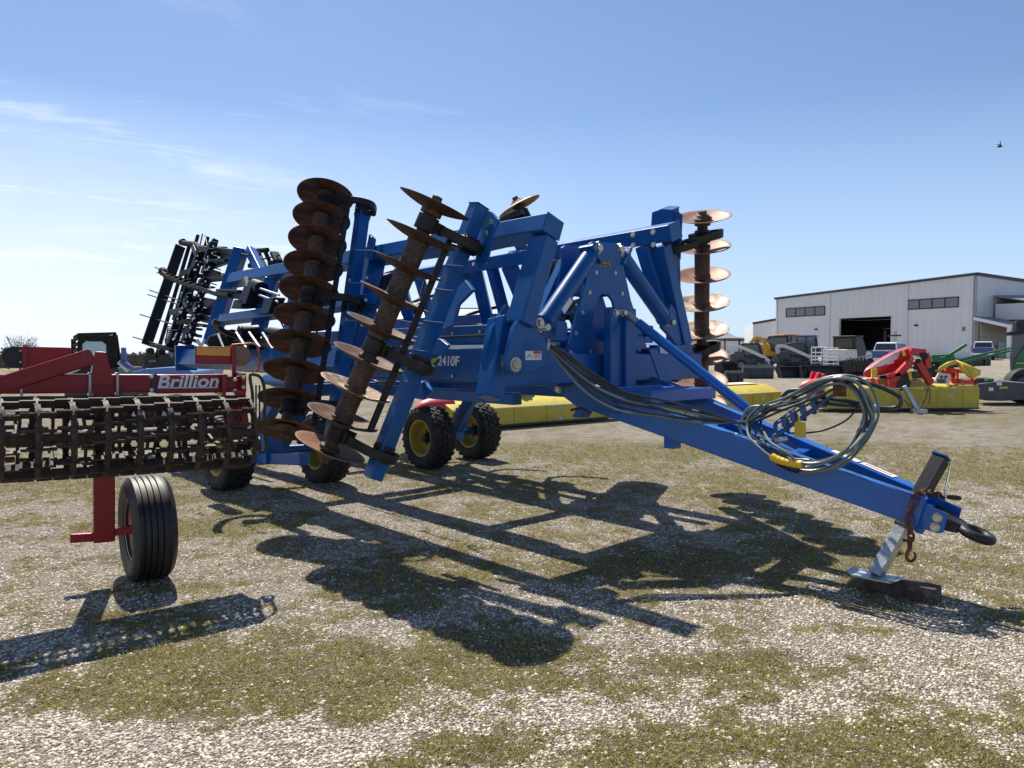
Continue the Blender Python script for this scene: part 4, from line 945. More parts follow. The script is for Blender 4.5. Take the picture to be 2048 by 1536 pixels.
for a, b, w_ in (((1880, 746), (1902, 746), .05), ((1902, 745), (1903, 770), .05), ((1905, 762), (1950, 768), .16), ((1890, 738), (1932, 744), .1), ((1914, 742), (1914, 766), .05), ((1930, 742), (1948, 764), .06), ((1948, 760), (1951, 772), .06)): m_.mark(); m_.beam(Q(*a, .2), Q(*b, .2), w_, .1, up=V((0, 1, 0)))
m_.build('hood_frame', REDB, rM, .008)
def tarp(pts, name, m, par, k=3):
    mb = MB(); P_ = [V(p) for p in pts]; c = sum(P_, V((0, 0, 0))) / len(P_)
    mb.add([c + V((0, -.12, .03))] + P_ + [p + V((0, .03, 0)) for p in P_] + [c + V((0, -.09, 0))], [(0, i + 1, (i + 1) % len(P_) + 1) for i in range(len(P_))] + [(2 * len(P_) + 1, len(P_) + (i + 1) % len(P_) + 1, len(P_) + i + 1) for i in range(len(P_))] + [(i + 1, len(P_) + i + 1, len(P_) + (i + 1) % len(P_) + 1, (i + 1) % len(P_) + 1) for i in range(len(P_))]); return mb.build(name, m, par, 0, angle=180)
tarp([Q(1874, 746, -.2), Q(1880, 734, -.2), Q(1896, 724, -.1), Q(1913, 720, -.1), Q(1920, 726, .1), Q(1908, 727, .2), Q(1893, 732, .1), Q(1886, 740, 0)], 'tarpaulin', YEL, rM)
tarp([Q(1913, 720, -.1), Q(1935, 728, -.2), Q(1962, 741, -.2), Q(1961, 750, -.2), Q(1943, 758, -.3), Q(1933, 748, -.2), Q(1922, 736, -.1)], 'tarpaulin', YEL, rM)
tarp([Q(1913, 720, -.15), Q(1921, 726, -.3), Q(1930, 744, -.4), Q(1944, 758, -.4), Q(1936, 753, -.2), Q(1924, 742, -.1), Q(1916, 730, -.1)], 'tarpaulin', YEL, rM)
m_ = MB().beam(Q(1808, 772, -.8), Q(1836, 822, -.9), .1, .1, up=V((0, 1, 0))); m_.box(V((Q(1838, 824, -.9).x, Q(1838, 824, -.9).y, .06)), V((.3, 0, 0)), V((0, .3, 0)), Z * .12); m_.build('stand_leg', GALV, rM, .01)
m_ = MB()
for pts in (((1797, 780), (1808, 800), (1826, 815)), ((1856, 775), (1852, 795), (1842, 812)), ((1858, 775), (1860, 790), (1858, 808))):
    m_.mark(); m_.tube([Q(x, y, -.75) for x, y in pts], .012, k=3)
m_.build('stand_chain', CHAINM, rM)
m_ = MB()
for x0, x1 in ((1815, 1850), (1850, 1880), (1880, 1900)): m_.mark(); m_.prism([Q(x0, 775, -.45), Q(x1, 773, -.45), Q(x1 - 4, 780, -.47), Q(x0 + 6, 778, -.47)], V((0, .02, 0)))
m_.build('torn_cover', YEL, rM)
# small separate red gearbox pieces on the mower left end are part of it; second red head behind the hose coil
# ================================================================= green and grey machines at the right edge
GREEN = mat('green_paint', (.02, .17, .045), .4, 0, .15, 3, coat=.2); GREY = mat('dark_grey_plastic', (.075, .08, .085), .6, 0, .15, 3); GREYL = mat('grey_plastic', (.17, .18, .19), .6, 0, .15, 3)
gT = thing('forage_wagon', 'green and grey machine with a big black wheel at the right edge', 'farm implement', (17, 24, 0))
def T_(x, y, d=24.0): return PD(x, y, d)
MB().prism([T_(x, y) for x, y in ((2020, 742), (2019, 715), (2026, 662), (2060, 660), (2110, 700), (2110, 745))], V((1.0, 1.2, 0))).build('body', GREYL, gT, .04)
MB().prism([T_(x, y, 23.95) for x, y in ((2029, 721), (2052, 689), (2110, 689), (2110, 721))], V((0, .04, 0))).build('side_panel', GREEN, gT, .01)
MB().prism([T_(x, y, 23.95) for x, y in ((2029, 724), (2110, 724), (2110, 742), (2029, 742))], V((0, .04, 0))).build('side_panel', GREEN, gT, .01)
MB().prism([T_(x, y, 23.9) for x, y in ((2033, 725), (2110, 725), (2110, 728), (2033, 728))], V((0, .02, 0))).build('stripe', LIME, gT)
m_ = MB(); m_.beam(T_(2014, 668), T_(2060, 662), .15, .12); m_.box(T_(2038, 652), V((.3, 0, 0)), V((0, .2, 0)), Z * .25); m_.beam(T_(2030, 645, 24.3), T_(2055, 640, 24.3), .1, .1); m_.build('roof_fittings', BLACK, gT, .01)
gw = V((T_(2046, 780).x, 23.4, .55)); gw.x = (2046 - 1024) / F * 23.4
mb = MB().lathe(gw, V((0, 1, 0)), [(-.15, .32), (-.2, .36), (-.22, .46), (-.16, .54), (0, .56), (.16, .54), (.22, .46), (.2, .36), (.15, .32)], 40, caps=False); ww = mb.build('wheel', RUBBER, gT)
MB().lathe(gw, V((0, 1, 0)), [(-.12, .32), (-.1, .3), (-.02, .28), (0, .001)], 30, caps=False).build('rim', GREYL, ww)
gD = thing('mower_conditioner', 'long dark grey machine deck with white labels beside the yellow mower', 'mower', (15.5, 23, 0))
def D_(x, y, d=22.4): return PD(x, y, d)
MB().prism([D_(x, y) for x, y in ((1955, 798), (1955, 768), (1985, 765), (1996, 762), (2046, 766), (2100, 768), (2100, 797), (2046, 800), (2000, 802), (1970, 801))], V((.95, 1.4, 0))).build('deck', GREY, gD, .03)
MB().prism([D_(x, y, 23.0) for x, y in ((1948, 768), (1950, 757), (1976, 755), (1986, 762), (1990, 768))], V((0, .8, 0))).build('end_box', GREY, gD, .03)
m_ = MB()
for a, b, c_, d_ in ((1978, 775, 1987, 782), (1994, 764, 2004, 771)): m_.mark(); m_.prism([D_(x, y, 22.37) for x, y in ((a, b), (c_, b), (c_, d_), (a, d_))], V((0, .02, 0)))
m_.build('label', WHITE, gD)
MB().prism([D_(x, y, 22.37) for x, y in ((1999, 774), (2016, 773), (2016, 777), (1999, 778))], V((0, .02, 0))).build('label', LIME, gD)
MB().box(D_(1978, 760, 22.8), V((.2, 0, 0)), V((0, .2, 0)), Z * .1).build('cap', GREEN, gD, .02)
gA = thing('hay_rake', 'green folding arm machine with long rods behind the red hood', 'farm implement', (15, 27, 0))
def A2(x, y, d=26.5): return PD(x, y, d)
for a, b, w_ in (((1880, 728), (2052, 689), .07), ((1885, 735), (2052, 694), .07), ((1895, 712), (1932, 689), .1), ((1885, 714), (1918, 700), .06)):
    MB().beam(A2(*a), A2(*b), w_, w_).build('arm', GREEN, gA, .01)
MB().prism([A2(x, y) for x, y in ((1864, 710), (1908, 708), (1911, 718), (1900, 725), (1866, 724))], V((0, .6, 0))).build('panel', GREEN, gA, .02)
MB().prism([A2(x, y, 26.8) for x, y in ((1850, 718), (1905, 720), (1912, 745), (1905, 790), (1855, 790))], V((0, .8, 0))).build('gear_case', mat('dark_green_metal', (.012, .03, .02), .5, 0, .3, 2), gA, .03)
m_ = MB()
for x, y in ((1883, 714), (1888, 713), (1868, 730), (1872, 741)): m_.bolt(A2(x, y, 26.45), V((0, -1, 0)), .025)
m_.build('bolt', ZINC, gA)
# ================================================================= buildings
def corrug(name, col, scale=9.0, amt=.5, rough=.5, hor=False):
    m = mat(name, col, rough, 0, .06, .3); nt = m.node_tree; b = nt.nodes['Principled BSDF']
    tc = nt.nodes.new('ShaderNodeTexCoord'); wv = nt.nodes.new('ShaderNodeTexWave'); wv.bands_direction = 'Z' if hor else 'X'; wv.wave_profile = 'SIN'; wv.inputs['Scale'].default_value = scale
    nt.links.new(tc.outputs['UV'] if False else tc.outputs['Object'], wv.inputs['Vector'])
    bp = nt.nodes.new('ShaderNodeBump'); bp.inputs['Strength'].default_value = amt; bp.inputs['Distance'].default_value = .04; nt.links.new(wv.outputs['Fac'], bp.inputs['Height']); nt.links.new(bp.outputs[0], b.inputs['Normal'])
    return m
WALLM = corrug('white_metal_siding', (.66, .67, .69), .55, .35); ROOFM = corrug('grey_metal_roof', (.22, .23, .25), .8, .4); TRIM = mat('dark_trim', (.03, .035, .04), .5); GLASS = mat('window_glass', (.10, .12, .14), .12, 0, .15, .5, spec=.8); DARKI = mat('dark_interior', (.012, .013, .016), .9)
ROOFL = corrug('pale_metal_roof', (.5, .5, .5), .9, .5, .35); BEIGE = mat('beige_wall', (.42, .38, .32), .8)
def bp_(px, y): return V(((px - 1024) / F * y, y, 0))
wl = thing('workshop_building', 'large white metal workshop with a dark open bay and two window strips', 'building', (46, 100, .7))
cL = bp_(1550, 113.6); cR = bp_(1948, 87.3); wd = (cR - cL); WLn = wd.length; wd.normalize(); wn = V((-wd.y, wd.x, 0)); wn = wn if wn.y > 0 else -wn
zL = HC + 107 / F * 113.6; zR = HC + 156 / F * 87.3; z0 = -.2
def WP(t, z, o=0.0): return cL + wd * t + wn * o + Z * z
def hitw(px, py, o=0.0):
    a, b = ray(px, py); k = (cL + wn * o).dot(wn); y = k / (a * wn.x + wn.y); p = V((a * y, y, HC + b * y)); return (p - cL).dot(wd), p.z
def rectw(x0, y0, x1, y1):
    t0, za = hitw(x0, y0); t1, _ = hitw(x1, y0); _, zb = hitw((x0 + x1) / 2, (y0 + y1) / 2 + (y1 - y0) / 2); return t0, t1, za, zb
tb0, ztb = hitw(1679, 637); tb1, _ = hitw(1783, 632)
out = [WP(0, z0), WP(tb0, z0), WP(tb0, ztb), WP(tb1, ztb), WP(tb1, z0), WP(WLn, z0), WP(WLn, zR), WP(0, zL)]
mb = MB().prism(out, wn * .3)
k = .6
while k < WLn - .3:
    zt2 = zL + (zR - zL) * k / WLn - .3
    segs = [(z0, zt2)]
    if tb0 - .2 < k < tb1 + .2: segs = [(ztb + .25, zt2)]
    for a_, b_ in ((1573, 1650), (1815, 1917)):
        wa, za_ = hitw(a_, 617 if a_ < 1700 else 600); wb_, _ = hitw(b_, 617)
        if wa - .3 < k < wb_ + .3: segs = [(s0, min(s1, za_ - 2.1)) for s0, s1 in segs] + [(za_ + .5, zt2)]
    for s0, s1 in segs:
        if s1 > s0: mb.box(WP(k, (s0 + s1) / 2, -.01), wd * .12, wn * .025, Z * (s1 - s0))
    k += .92
mb.build('front_wall', WALLM, wl)
sd = V((wn.x, wn.y, 0))
zB = zR - 1.0
MB().prism([WP(WLn, z0), WP(WLn, z0) + sd * 30, WP(WLn, zB) + sd * 30, WP(WLn, zR)], -wd * .3).build('side_wall', WALLM, wl)
MB().prism([WP(0, z0), WP(0, z0) + sd * 30, WP(0, zL - 1) + sd * 30, WP(0, zL)], wd * .3).build('side_wall', WALLM, wl)
MB().add([WP(-.2, zL + .08, -.2), WP(WLn + .2, zR + .08, -.2), WP(WLn + .2, zB + .08, 30.2), WP(-.2, zL - .92, 30.2)], [(0, 1, 2, 3)]).prism([WP(-.2, zL + .08, -.2), WP(WLn + .2, zR + .08, -.2), WP(WLn + .2, zB + .08, 30.2), WP(-.2, zL - .92, 30.2)], Z * .12).build('roof', ROOFM, wl)
m_ = MB().beam(WP(-.2, zL, -.12), WP(WLn + .1, zR, -.12), .2, .26); m_.build('roof_trim', TRIM, wl, .01)
m_ = MB().beam(WP(WLn + .12, zR, -.1), WP(WLn + .12, zB, 30), .2, .35); m_.build('roof_trim', TRIM, wl, .01)
m_ = MB()
for a_, zz in ((.3, ztb * .78), (.55, ztb * .82), (.78, ztb * .76)): m_.mark(); m_.box(WP(tb0 + (tb1 - tb0) * a_, zz, 7), wd * 1.1, wn * .15, Z * .12)
m_.build('bay_lamp', GREYL, wl)
m_ = MB()
for a_, hh_, w2 in ((.2, 2.2, 1.6), (.45, 1.5, 2.2), (.75, 2.6, 1.4)): m_.mark(); m_.box(WP(tb0 + (tb1 - tb0) * a_, hh_ / 2 + .6, 6), wd * w2, wn * 1.2, Z * hh_)
m_.build('bay_shelf', BLACK, wl, .05)
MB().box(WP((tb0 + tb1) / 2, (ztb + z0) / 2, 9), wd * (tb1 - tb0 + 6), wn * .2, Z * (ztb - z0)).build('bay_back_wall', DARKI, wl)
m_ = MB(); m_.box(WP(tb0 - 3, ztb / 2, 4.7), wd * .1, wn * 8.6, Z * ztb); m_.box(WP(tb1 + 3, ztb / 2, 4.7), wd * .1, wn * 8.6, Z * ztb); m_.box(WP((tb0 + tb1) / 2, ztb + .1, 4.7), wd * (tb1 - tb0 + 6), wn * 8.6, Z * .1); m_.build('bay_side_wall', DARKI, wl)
m_ = MB().beam(WP(tb0 - .06, z0, -.05), WP(tb0 - .06, ztb + .1, -.05), .12, .12); m_.beam(WP(tb1 + .06, z0, -.05), WP(tb1 + .06, ztb + .1, -.05), .12, .12); m_.beam(WP(tb0, ztb + .06, -.05), WP(tb1, ztb + .06, -.05), .12, .12); m_.build('bay_door_frame', WHITE, wl, .01)
for (x0, y0, x1, y1) in ((1573, 617, 1650, 634), (1815, 600.5, 1917, 619)):
    ta, za = hitw(x0, y0); tb_, zc_ = hitw(x1, y0 - (6 if x0 > 1700 else 4) ); _, zd = hitw(x0, y1); za = (za + zc_) / 2
    wf = MB(); n = 4
    for i in range(n + 1): t = ta + (tb_ - ta) * i / n; wf.box(WP(t, (za + zd) / 2, -.03), wd * .14, wn * .1, Z * (za - zd))
    for z in (za, zd): wf.box(WP((ta + tb_) / 2, z, -.03), wd * (tb_ - ta + .14), wn * .1, Z * .14)
    w_ = wf.build('window', TRIM, wl, .01)
    for i in range(n): t = ta + (tb_ - ta) * (i + .5) / n; MB().box(WP(t, (za + zd) / 2, -.01), wd * ((tb_ - ta) / n - .14), wn * .03, Z * (za - zd - .14)).build('pane', GLASS, w_)
for x, y in ((1633, 659), (1833, 651)):
    t, z = hitw(x, y); MB().prism([WP(t - .2, z + .12, -.02), WP(t + .2, z + .12, -.02), WP(t + .22, z - .1, -.02), WP(t - .22, z - .1, -.02)], -wn * .18).build('wall_lamp', BLACK, wl, .02)
t, z = hitw(1928, 658); m_ = MB().box(WP(t, z, -.1), wd * .25, wn * .15, Z * .5); m_.build('meter_box', GREYL, wl, .02)
m_ = MB()
for t in (.25, tb0 - 1.6, tb1 + 2.2, WLn - .35): m_.mark(); m_.beam(WP(t, .3, -.1), WP(t, zL + (zR - zL) * t / WLn - .3, -.1), .12, .1)
m_.build('downpipe', WHITE, wl, .01)
MB().box(WP(WLn / 2, 1.15, -.035), wd * WLn, wn * .05, Z * .35).build('base_flashing', GREYL, wl) if False else None
# porch on the right-hand side
def SP(t, z, o=0.0): return WP(WLn, z) + sd * t + wd * o
m_ = MB().prism([SP(-.3, 5.7, .0), SP(14, 5.7, .0), SP(14, 4.7, 4), SP(-.3, 4.7, 4)], Z * .15); m_.build('porch_roof', ROOFM, wl)
m_ = MB().beam(SP(-.35, 4.5, 4.02), SP(14, 4.5, 4.02), .12, .5); m_.beam(SP(-.36, 4.55, 4), SP(-.36, 5.6, 0), .1, .35); m_.build('porch_trim', WHITE, wl, .01)
m_ = MB()
for t in (0, 4.2, 8.4): m_.mark(); m_.box(SP(t, 2.4, 3.8), sd * .35, wd * .35, Z * 4.2)
m_.build('porch_post', WHITE, wl, .01)
m_ = MB().prism([SP(3.5, 8.3, .0), SP(22, 9.0, .0), SP(22, 7.4, 6), SP(2.5, 7.0, 6)], Z * .15); m_.build('upper_roof', ROOFM, wl)
MB().box(SP(11, 6.4, 3), sd * 15, wd * 5.4, Z * 1.9).build('upper_wall', WALLM, wl)
MB().box(SP(7, 2.5, .35), sd * 13, wd * .1, Z * 5).build('porch_wall', BEIGE, wl)
m_ = MB().box(SP(4.6, 1.7, .45), sd * 1.4, wd * .1, Z * 2.3); m_.build('door', GLASS, wl, .01)
an = thing('annex_building', 'low white metal annex adjoining the left end of the workshop', 'building', (40, 118, .8))
a0, a1 = bp_(1505, 121), bp_(1553, 117); zt_ = HC + 59 / F * 119
MB().prism([a0 + Z * z0, a1 + Z * z0, a1 + Z * (zt_ + .5), a0 + Z * zt_], V((3, 14, 0))).build('wall', WALLM, an); MB().beam(a0 + Z * zt_, a1 + Z * (zt_ + .5), .3, .35).build('roof_trim', TRIM, an, .01)
sh2 = thing('grey_shed', 'low grey roofed shed far behind, between the right disc gang and the workshop', 'building', (40, 140, .9))
s0_, s1_ = bp_(1380, 140), bp_(1512, 140); ze = HC + 27 / F * 140; zr = HC + 55 / F * 140
MB().prism([s0_ + Z * z0, s1_ + Z * z0, s1_ + Z * ze, s0_ + Z * ze], V((0, 16, 0))).build('wall', mat('brown_wall', (.2, .13, .09), .8), sh2)
MB().box(s0_ * .5 + s1_ * .5 + Z * (ze * .45) + V((0, -.08, 0)), V(((s1_ - s0_).length, 0, 0)), V((0, .1, 0)), Z * (ze * .9)).build('lower_wall', WALLM, sh2)
MB().prism([s0_ + Z * ze + V((-1, -.6, 0)), s1_ + Z * ze + V((1, -.6, 0)), s1_ + Z * (ze + .2) + V((-2.0, 6, .2)), bp_(1450, 140) + Z * zr + V((0, 8, 0)), s0_ + Z * (zr + .3) + V((0, 8, 0))], Z * .15).build('roof', ROOFM, sh2)
sh3 = thing('metal_barn', 'pale metal roofed barn seen through the frame of the blue machine', 'building', (-5, 95, .3))
b0_, b1_ = bp_(700, 95), bp_(1019, 95); ze = HC + 62 / F * 95; zr = HC + 93 / F * 95
MB().prism([b0_ + Z * -1, b1_ + Z * -1, b1_ + Z * ze, b0_ + Z * ze], V((0, 16, 0))).build('wall', WALLM, sh3)
MB().prism([b0_ + Z * ze + V((-.6, -.5, 0)), b1_ + Z * ze + V((.6, -.5, 0)), b1_ + Z * zr + V((-.2, 8, 0)), b0_ + Z * zr + V((-.6, 8, 0))], Z * .12).build('roof', ROOFL, sh3)
MB().beam(b0_ + Z * (zr + .15) + V((-.6, 8, 0)), b1_ + Z * (zr + .15) + V((0, 8, 0)), .3, .12).build('ridge', TRIM, sh3)
# ================================================================= vehicles and attachments in the yard
TRUCKB = mat('blue_truck_paint', (.02, .05, .28), .3, 0, .05, coat=.5); TRUCKW = mat('white_truck_paint', (.62, .63, .66), .3, 0, .05, coat=.5); TLAMP = mat('tail_lamp', (.4, .01, .01), .3)
CARG = mat('car_glass', (.02, .025, .03), .08, 0, .1, spec=.9)
def place(r, px, d, heading, dz=0):
    p = G(px, d); r.location = (p.x, p.y, p.z + dz); r.rotation_euler = (0, 0, math.radians(heading))
def car_wheel(r, x, y, z, rad=.4, w=.26, rimm=None, tm=RUBBER):
    mb = MB().lathe((x, y, z), V((0, 1, 0)), [(-w / 2, rad * .6), (-w / 2, rad * .88), (-w * .38, rad), (w * .38, rad), (w / 2, rad * .88), (w / 2, rad * .6)], 28, caps=False); t = mb.build('wheel', tm, r)
    MB().lathe((x, y, z), V((0, 1, 0)), [(-w * .42, rad * .62), (-w * .3, rad * .5), (-w * .32, .001)], 20, caps=False).build('rim', rimm or GALV, t); MB().lathe((x, y, z), V((0, 1, 0)), [(w * .42, rad * .62), (w * .3, rad * .5), (w * .32, .001)], 20, caps=False).build('rim', rimm or GALV, t)
def pickup(label):
    r = thing('pickup_truck', label, 'pickup truck', (0, 0, 0), 'pickup trucks parked by the workshop')   # +x forward
    pf = [(-2.9, .55), (-2.9, 1.25), (-.75, 1.28), (1.25, 1.28), (2.7, 1.18), (2.95, 1.0), (2.95, .5), (2.35, .5), (2.2, .85), (1.65, .85), (1.5, .5), (-1.35, .5), (-1.5, .85), (-2.1, .85), (-2.25, .5)]
    MB().prism([V((x, -1, z)) for x, z in pf], V((0, 2, 0))).build('body', TRUCKW, r, .06, 3)
    cb_ = [(-.85, 1.27), (-.7, 1.9), (-.5, 1.96), (.75, 1.96), (1.0, 1.88), (1.7, 1.27)]
    vs = []; 
    for s_ in (-1, 1):
        for x, z in cb_: vs.append(V((x, s_ * (.95 - (z - 1.27) * .25), z)))
    n = len(cb_); fs = [tuple(range(n)), tuple(range(n, 2 * n))[::-1]] + [(i, i + n, (i + 1) % n + n, (i + 1) % n) for i in range(n)]
    MB().add(vs, fs).build('cab', TRUCKW, r, .05, 3)
    for s_ in (-1, 1):
        for x0, x1, x2, x3 in ((-.6, .2, .2, -.5), (.28, 1.35, .95, .28)):
            MB().prism([V((x0, s_ * .945, 1.33)), V((x1, s_ * .945, 1.33)), V((x2, s_ * .82, 1.83)), V((x3, s_ * .82, 1.83))], V((0, s_ * .02, 0))).build('side_window', CARG, r)
    MB().prism([V((-.86, -.8, 1.33)), V((-.86, .8, 1.33)), V((-.735, .72, 1.82)), V((-.735, -.72, 1.82))], V((-.02, 0, 0))).build('rear_window', CARG, r)
    MB().prism([V((1.62, -.8, 1.36)), V((1.62, .8, 1.36)), V((1.06, .72, 1.84)), V((1.06, -.72, 1.84))], V((.03, 0, .02))).build('windscreen', CARG, r)
    MB().box((-2.92, 0, 1.0), V((.06, 0, 0)), V((0, 1.7, 0)), Z * .52).build('tailgate', TRUCKB, r, .02)
    for s_ in (-1, 1): MB().box((-2.2, s_ * 1.005, 1.06), V((1.4, 0, 0)), V((0, .02, 0)), Z * .42).build('bed_side', TRUCKB, r, .01)
    MB().box((-2.98, 0, .62), V((.16, 0, 0)), V((0, 1.9, 0)), Z * .18).build('bumper', CHROME, r, .03)
    for s_ in (-1, 1): MB().box((-2.93, s_ * .93, 1.05), V((.08, 0, 0)), V((0, .13, 0)), Z * .38).build('taillight', TLAMP, r, .01)
    for s_ in (-1, 1): MB().box((1.15, s_ * 1.1, 1.4), V((.12, 0, 0)), V((0, .2, 0)), Z * .2).build('mirror', BLACK, r, .02)
    for x in (-1.8, 1.93):
        for s_ in (-1, 1): car_wheel(r, x, s_ * .87, .4)
    return r
p1_ = pickup('white pickup with blue tailgate, nearer one, in front of the open workshop bay'); place(p1_, 1778, 60, 42, .1)
for o_x in ((.1, 2.2, .12, .12, .5), ):
    MB().box((-.6, .1, 2.15), V((.5, 0, 0)), V((0, .9, 0)), Z * .22).build('light_bar', BLACK, p1_, .03) if False else None
p2_ = copy_tree(p1_); p2_['label'] = 'small distant pickup with blue tailgate beside the workshop porch'; place(p2_, 1966, 80, 56)
BOBW = mat('white_loader_paint', (.62, .62, .6), .4, 0, .1, 3, coat=.2); ORG = mat('orange_paint', (.5, .1, .02), .45); YCAT = mat('excavator_yellow', (.68, .38, .02), .45, 0, .12, 3)
def loader(label, armm, bodym, tracks=False, group='compact loaders parked in a row'):
    r = thing('skid_loader', label, 'skid loader', (0, 0, 0), group)   # +x forward
    MB().prism([V((x, -.62, z)) for x, z in ((-1.5, .4), (-1.55, 1.2), (-1.2, 1.45), (-.5, 1.45), (-.5, 1.0), (1.0, .8), (1.1, .35), (.8, .25), (-1.2, .25))], V((0, 1.24, 0))).build('body', bodym, r, .05)
    MB().prism([V((x, -.5, z)) for x, z in ((-.55, 1.0), (-.75, 2.0), (-.6, 2.08), (.55, 2.08), (.65, 2.0), (.95, .8), (.2, .7))], V((0, 1.0, 0))).build('cab', BLACK, r, .04)
    for s_ in (-1, 1): MB().prism([V((-.45, s_ * .51, 1.2)), V((.65, s_ * .51, 1.1)), V((.5, s_ * .51, 1.95)), V((-.55, s_ * .51, 1.95))], V((0, s_ * .01, 0))).build('side_window', CARG, r)
    MB().prism([V((.93, -.42, 1.0)), V((.93, .42, 1.0)), V((.7, .42, 1.95)), V((.7, -.42, 1.95))], V((.03, 0, 0))).build('windscreen', mat('cab_glass', (.10, .14, .15), .1, spec=.8) if False else GLASS, r)
    for s_ in (-1, 1):
        MB().ribbon([V((-1.35, s_ * .72, 1.25)), V((-1.45, s_ * .72, 1.75)), V((-.9, s_ * .72, 1.8)), V((.2, s_ * .72, 1.35)), V((1.15, s_ * .72, .85)), V((1.45, s_ * .72, .4))], .1, .24, V((0, 1, 0)), k=5).build('lift_arm', armm, r, .02)
    MB().prism([V((x, -.9, z)) for x, z in ((1.35, .75), (1.4, .15), (2.1, .06), (2.05, .12), (1.6, .3), (1.5, .75))], V((0, 1.8, 0))).build('bucket', BLACK, r, .02)
    if tracks:
        for s_ in (-1, 1): MB().prism([V((x, s_ * .5 if s_ > 0 else -.9, z)) for x, z in ((-1.2, .1), (-1.35, .3), (-1.0, .62), (.8, .62), (1.05, .35), (.9, .1))], V((0, .4, 0))).build('track', RUBBER, r, .05)
    else:
        for x in (-.75, .6):
            for s_ in (-1, 1): car_wheel(r, x, s_ * .74, .4, .4, .28, GREYL)
    return r
l1_ = loader('white and black skid loader facing right, leftmost of the loaders', BOBW, GREY); place(l1_, 1500, 57, -12)
l1_.scale = (1, 1, 1)
l2_ = loader('grey and yellow tracked loader parked behind the two white loaders', GREYL, YCAT, True); place(l2_, 1556, 61, -20, .25); l2_.scale = (1.15, 1.15, 1.15)
l3_ = copy_tree(l1_); l3_['label'] = 'white armed skid loader parked just left of the livestock gates'; place(l3_, 1594, 58, -25)
def tractor(label, paint, group='tractors parked behind the loaders'):
    r = thing('tractor', label, 'tractor', (0, 0, 0), group)
    MB().prism([V((x, -.4, z)) for x, z in ((.3, .9), (.3, 1.65), (1.9, 1.55), (2.3, 1.35), (2.35, .8), (1.8, .7))], V((0, .8, 0))).build('hood', paint, r, .08, 3)
    MB().box((-.1, 0, .9), V((2.4, 0, 0)), V((0, .6, 0)), Z * .5).build('chassis', BLACK, r, .04)
    MB().prism([V((x, -.75, z)) for x, z in ((-1.0, 1.1), (-1.1, 2.55), (.45, 2.5), (.6, 1.1))], V((0, 1.5, 0))).build('cab_glass', GLASS, r, .03)
    MB().box((-.3, 0, 2.62), V((1.8, 0, 0)), V((0, 1.6, 0)), Z * .16).build('cab_roof', paint, r, .06)
    m_ = MB()
    for x, x2 in ((-1.02, -1.12), (.6, .46), (-.25, -.3)):
        for s_ in (-1, 1): m_.mark(); m_.beam(V((x, s_ * .76, 1.1)), V((x2, s_ * .76, 2.55)), .09, .09)
    m_.build('cab_pillar', BLACK, r, .01)
    for s_ in (-1, 1):
        MB().prism([V((x, s_ * 1.0 - .25, z)) for x, z in ((-1.3, 1.2), (-1.0, 1.65), (-.2, 1.65), (.2, 1.2))], V((0, .5, 0))).build('fender', paint, r, .05)
        car_wheel(r, -.6, s_ * .98, .78, .78, .45, YELRIM if False else GALV); car_wheel(r, 1.6, s_ * .85, .5, .5, .32)
    return r
t1_ = tractor('blue tractor with glazed cab behind the white livestock gates', TRUCKB); place(t1_, 1620, 70, -28)
t2_ = tractor('black and orange cabbed tractor behind the grey loader', ORG); place(t2_, 1566, 78, 200); t2_.scale = (1.05,) * 3
t3_ = thing('compact_tractor', 'small dark compact tractor with a tall bare roll bar beside the excavator', 'tractor', (0, 0, 0))
m_ = MB().tube([V((0, -.5, .6)), V((0, -.5, 2.0)), V((0, -.42, 2.15)), V((0, .42, 2.15)), V((0, .5, 2.0)), V((0, .5, .6))], .045, k=2); m_.tube([V((.9, -.5, .6)), V((.7, -.5, 2.0)), V((.7, -.42, 2.1)), V((.7, .42, 2.1)), V((.7, .5, 2.0)), V((.9, .5, .6))], .04, k=2); m_.build('roll_bar', BLACK, t3_)
MB().prism([V((x, -.35, z)) for x, z in ((-.6, .5), (-.5, 1.0), (.4, .95), (1.5, 1.15), (1.8, 1.0), (1.8, .5))], V((0, .7, 0))).build('hood', GREYL, t3_, .06)
for x, rr_ in ((-.3, .6), (1.3, .4)):
    for s_ in (-1, 1): car_wheel(t3_, x, s_ * .65, rr_, rr_, .3)
place(t3_, 1507, 66, -60)
ex = thing('mini_excavator', 'yellow mini excavator with folded boom near the right disc gang', 'excavator', (0, 0, 0))
for s_ in (-1, 1): MB().prism([V((x, s_ * .8 - .2, z)) for x, z in ((-1.2, .12), (-1.35, .35), (-1.1, .6), (1.1, .6), (1.35, .35), (1.2, .12))], V((0, .4, 0))).build('track', RUBBER, ex, .04)
MB().prism([V((x, -.8, z)) for x, z in ((-1.3, .7), (-1.35, 1.5), (-.6, 1.6), (-.3, 1.1), (.9, 1.0), (.9, .7))], V((0, 1.6, 0))).build('body', YCAT, ex, .08)
m_ = MB()
for x, y in ((-.5, -.7), (.6, -.7), (-.5, .3), (.6, .3)): m_.mark(); m_.beam(V((x, y, 1.0)), V((x, y, 2.35)), .09, .09)
m_.build('canopy_post', BLACK, ex, .01); MB().box((.05, -.2, 2.4), V((1.4, 0, 0)), V((0, 1.2, 0)), Z * .1).build('canopy', BLACK, ex, .03)
MB().ribbon([V((.9, .4, 1.0)), V((1.5, .4, 2.0)), V((1.9, .4, 2.5)), V((2.6, .4, 2.3))], .2, .25, V((0, 1, 0))).build('boom', YCAT, ex, .02)
MB().ribbon([V((2.6, .4, 2.35)), V((2.75, .4, 1.6)), V((2.6, .4, .9))], .18, .2, V((0, 1, 0))).build('dipper', YCAT, ex, .02)
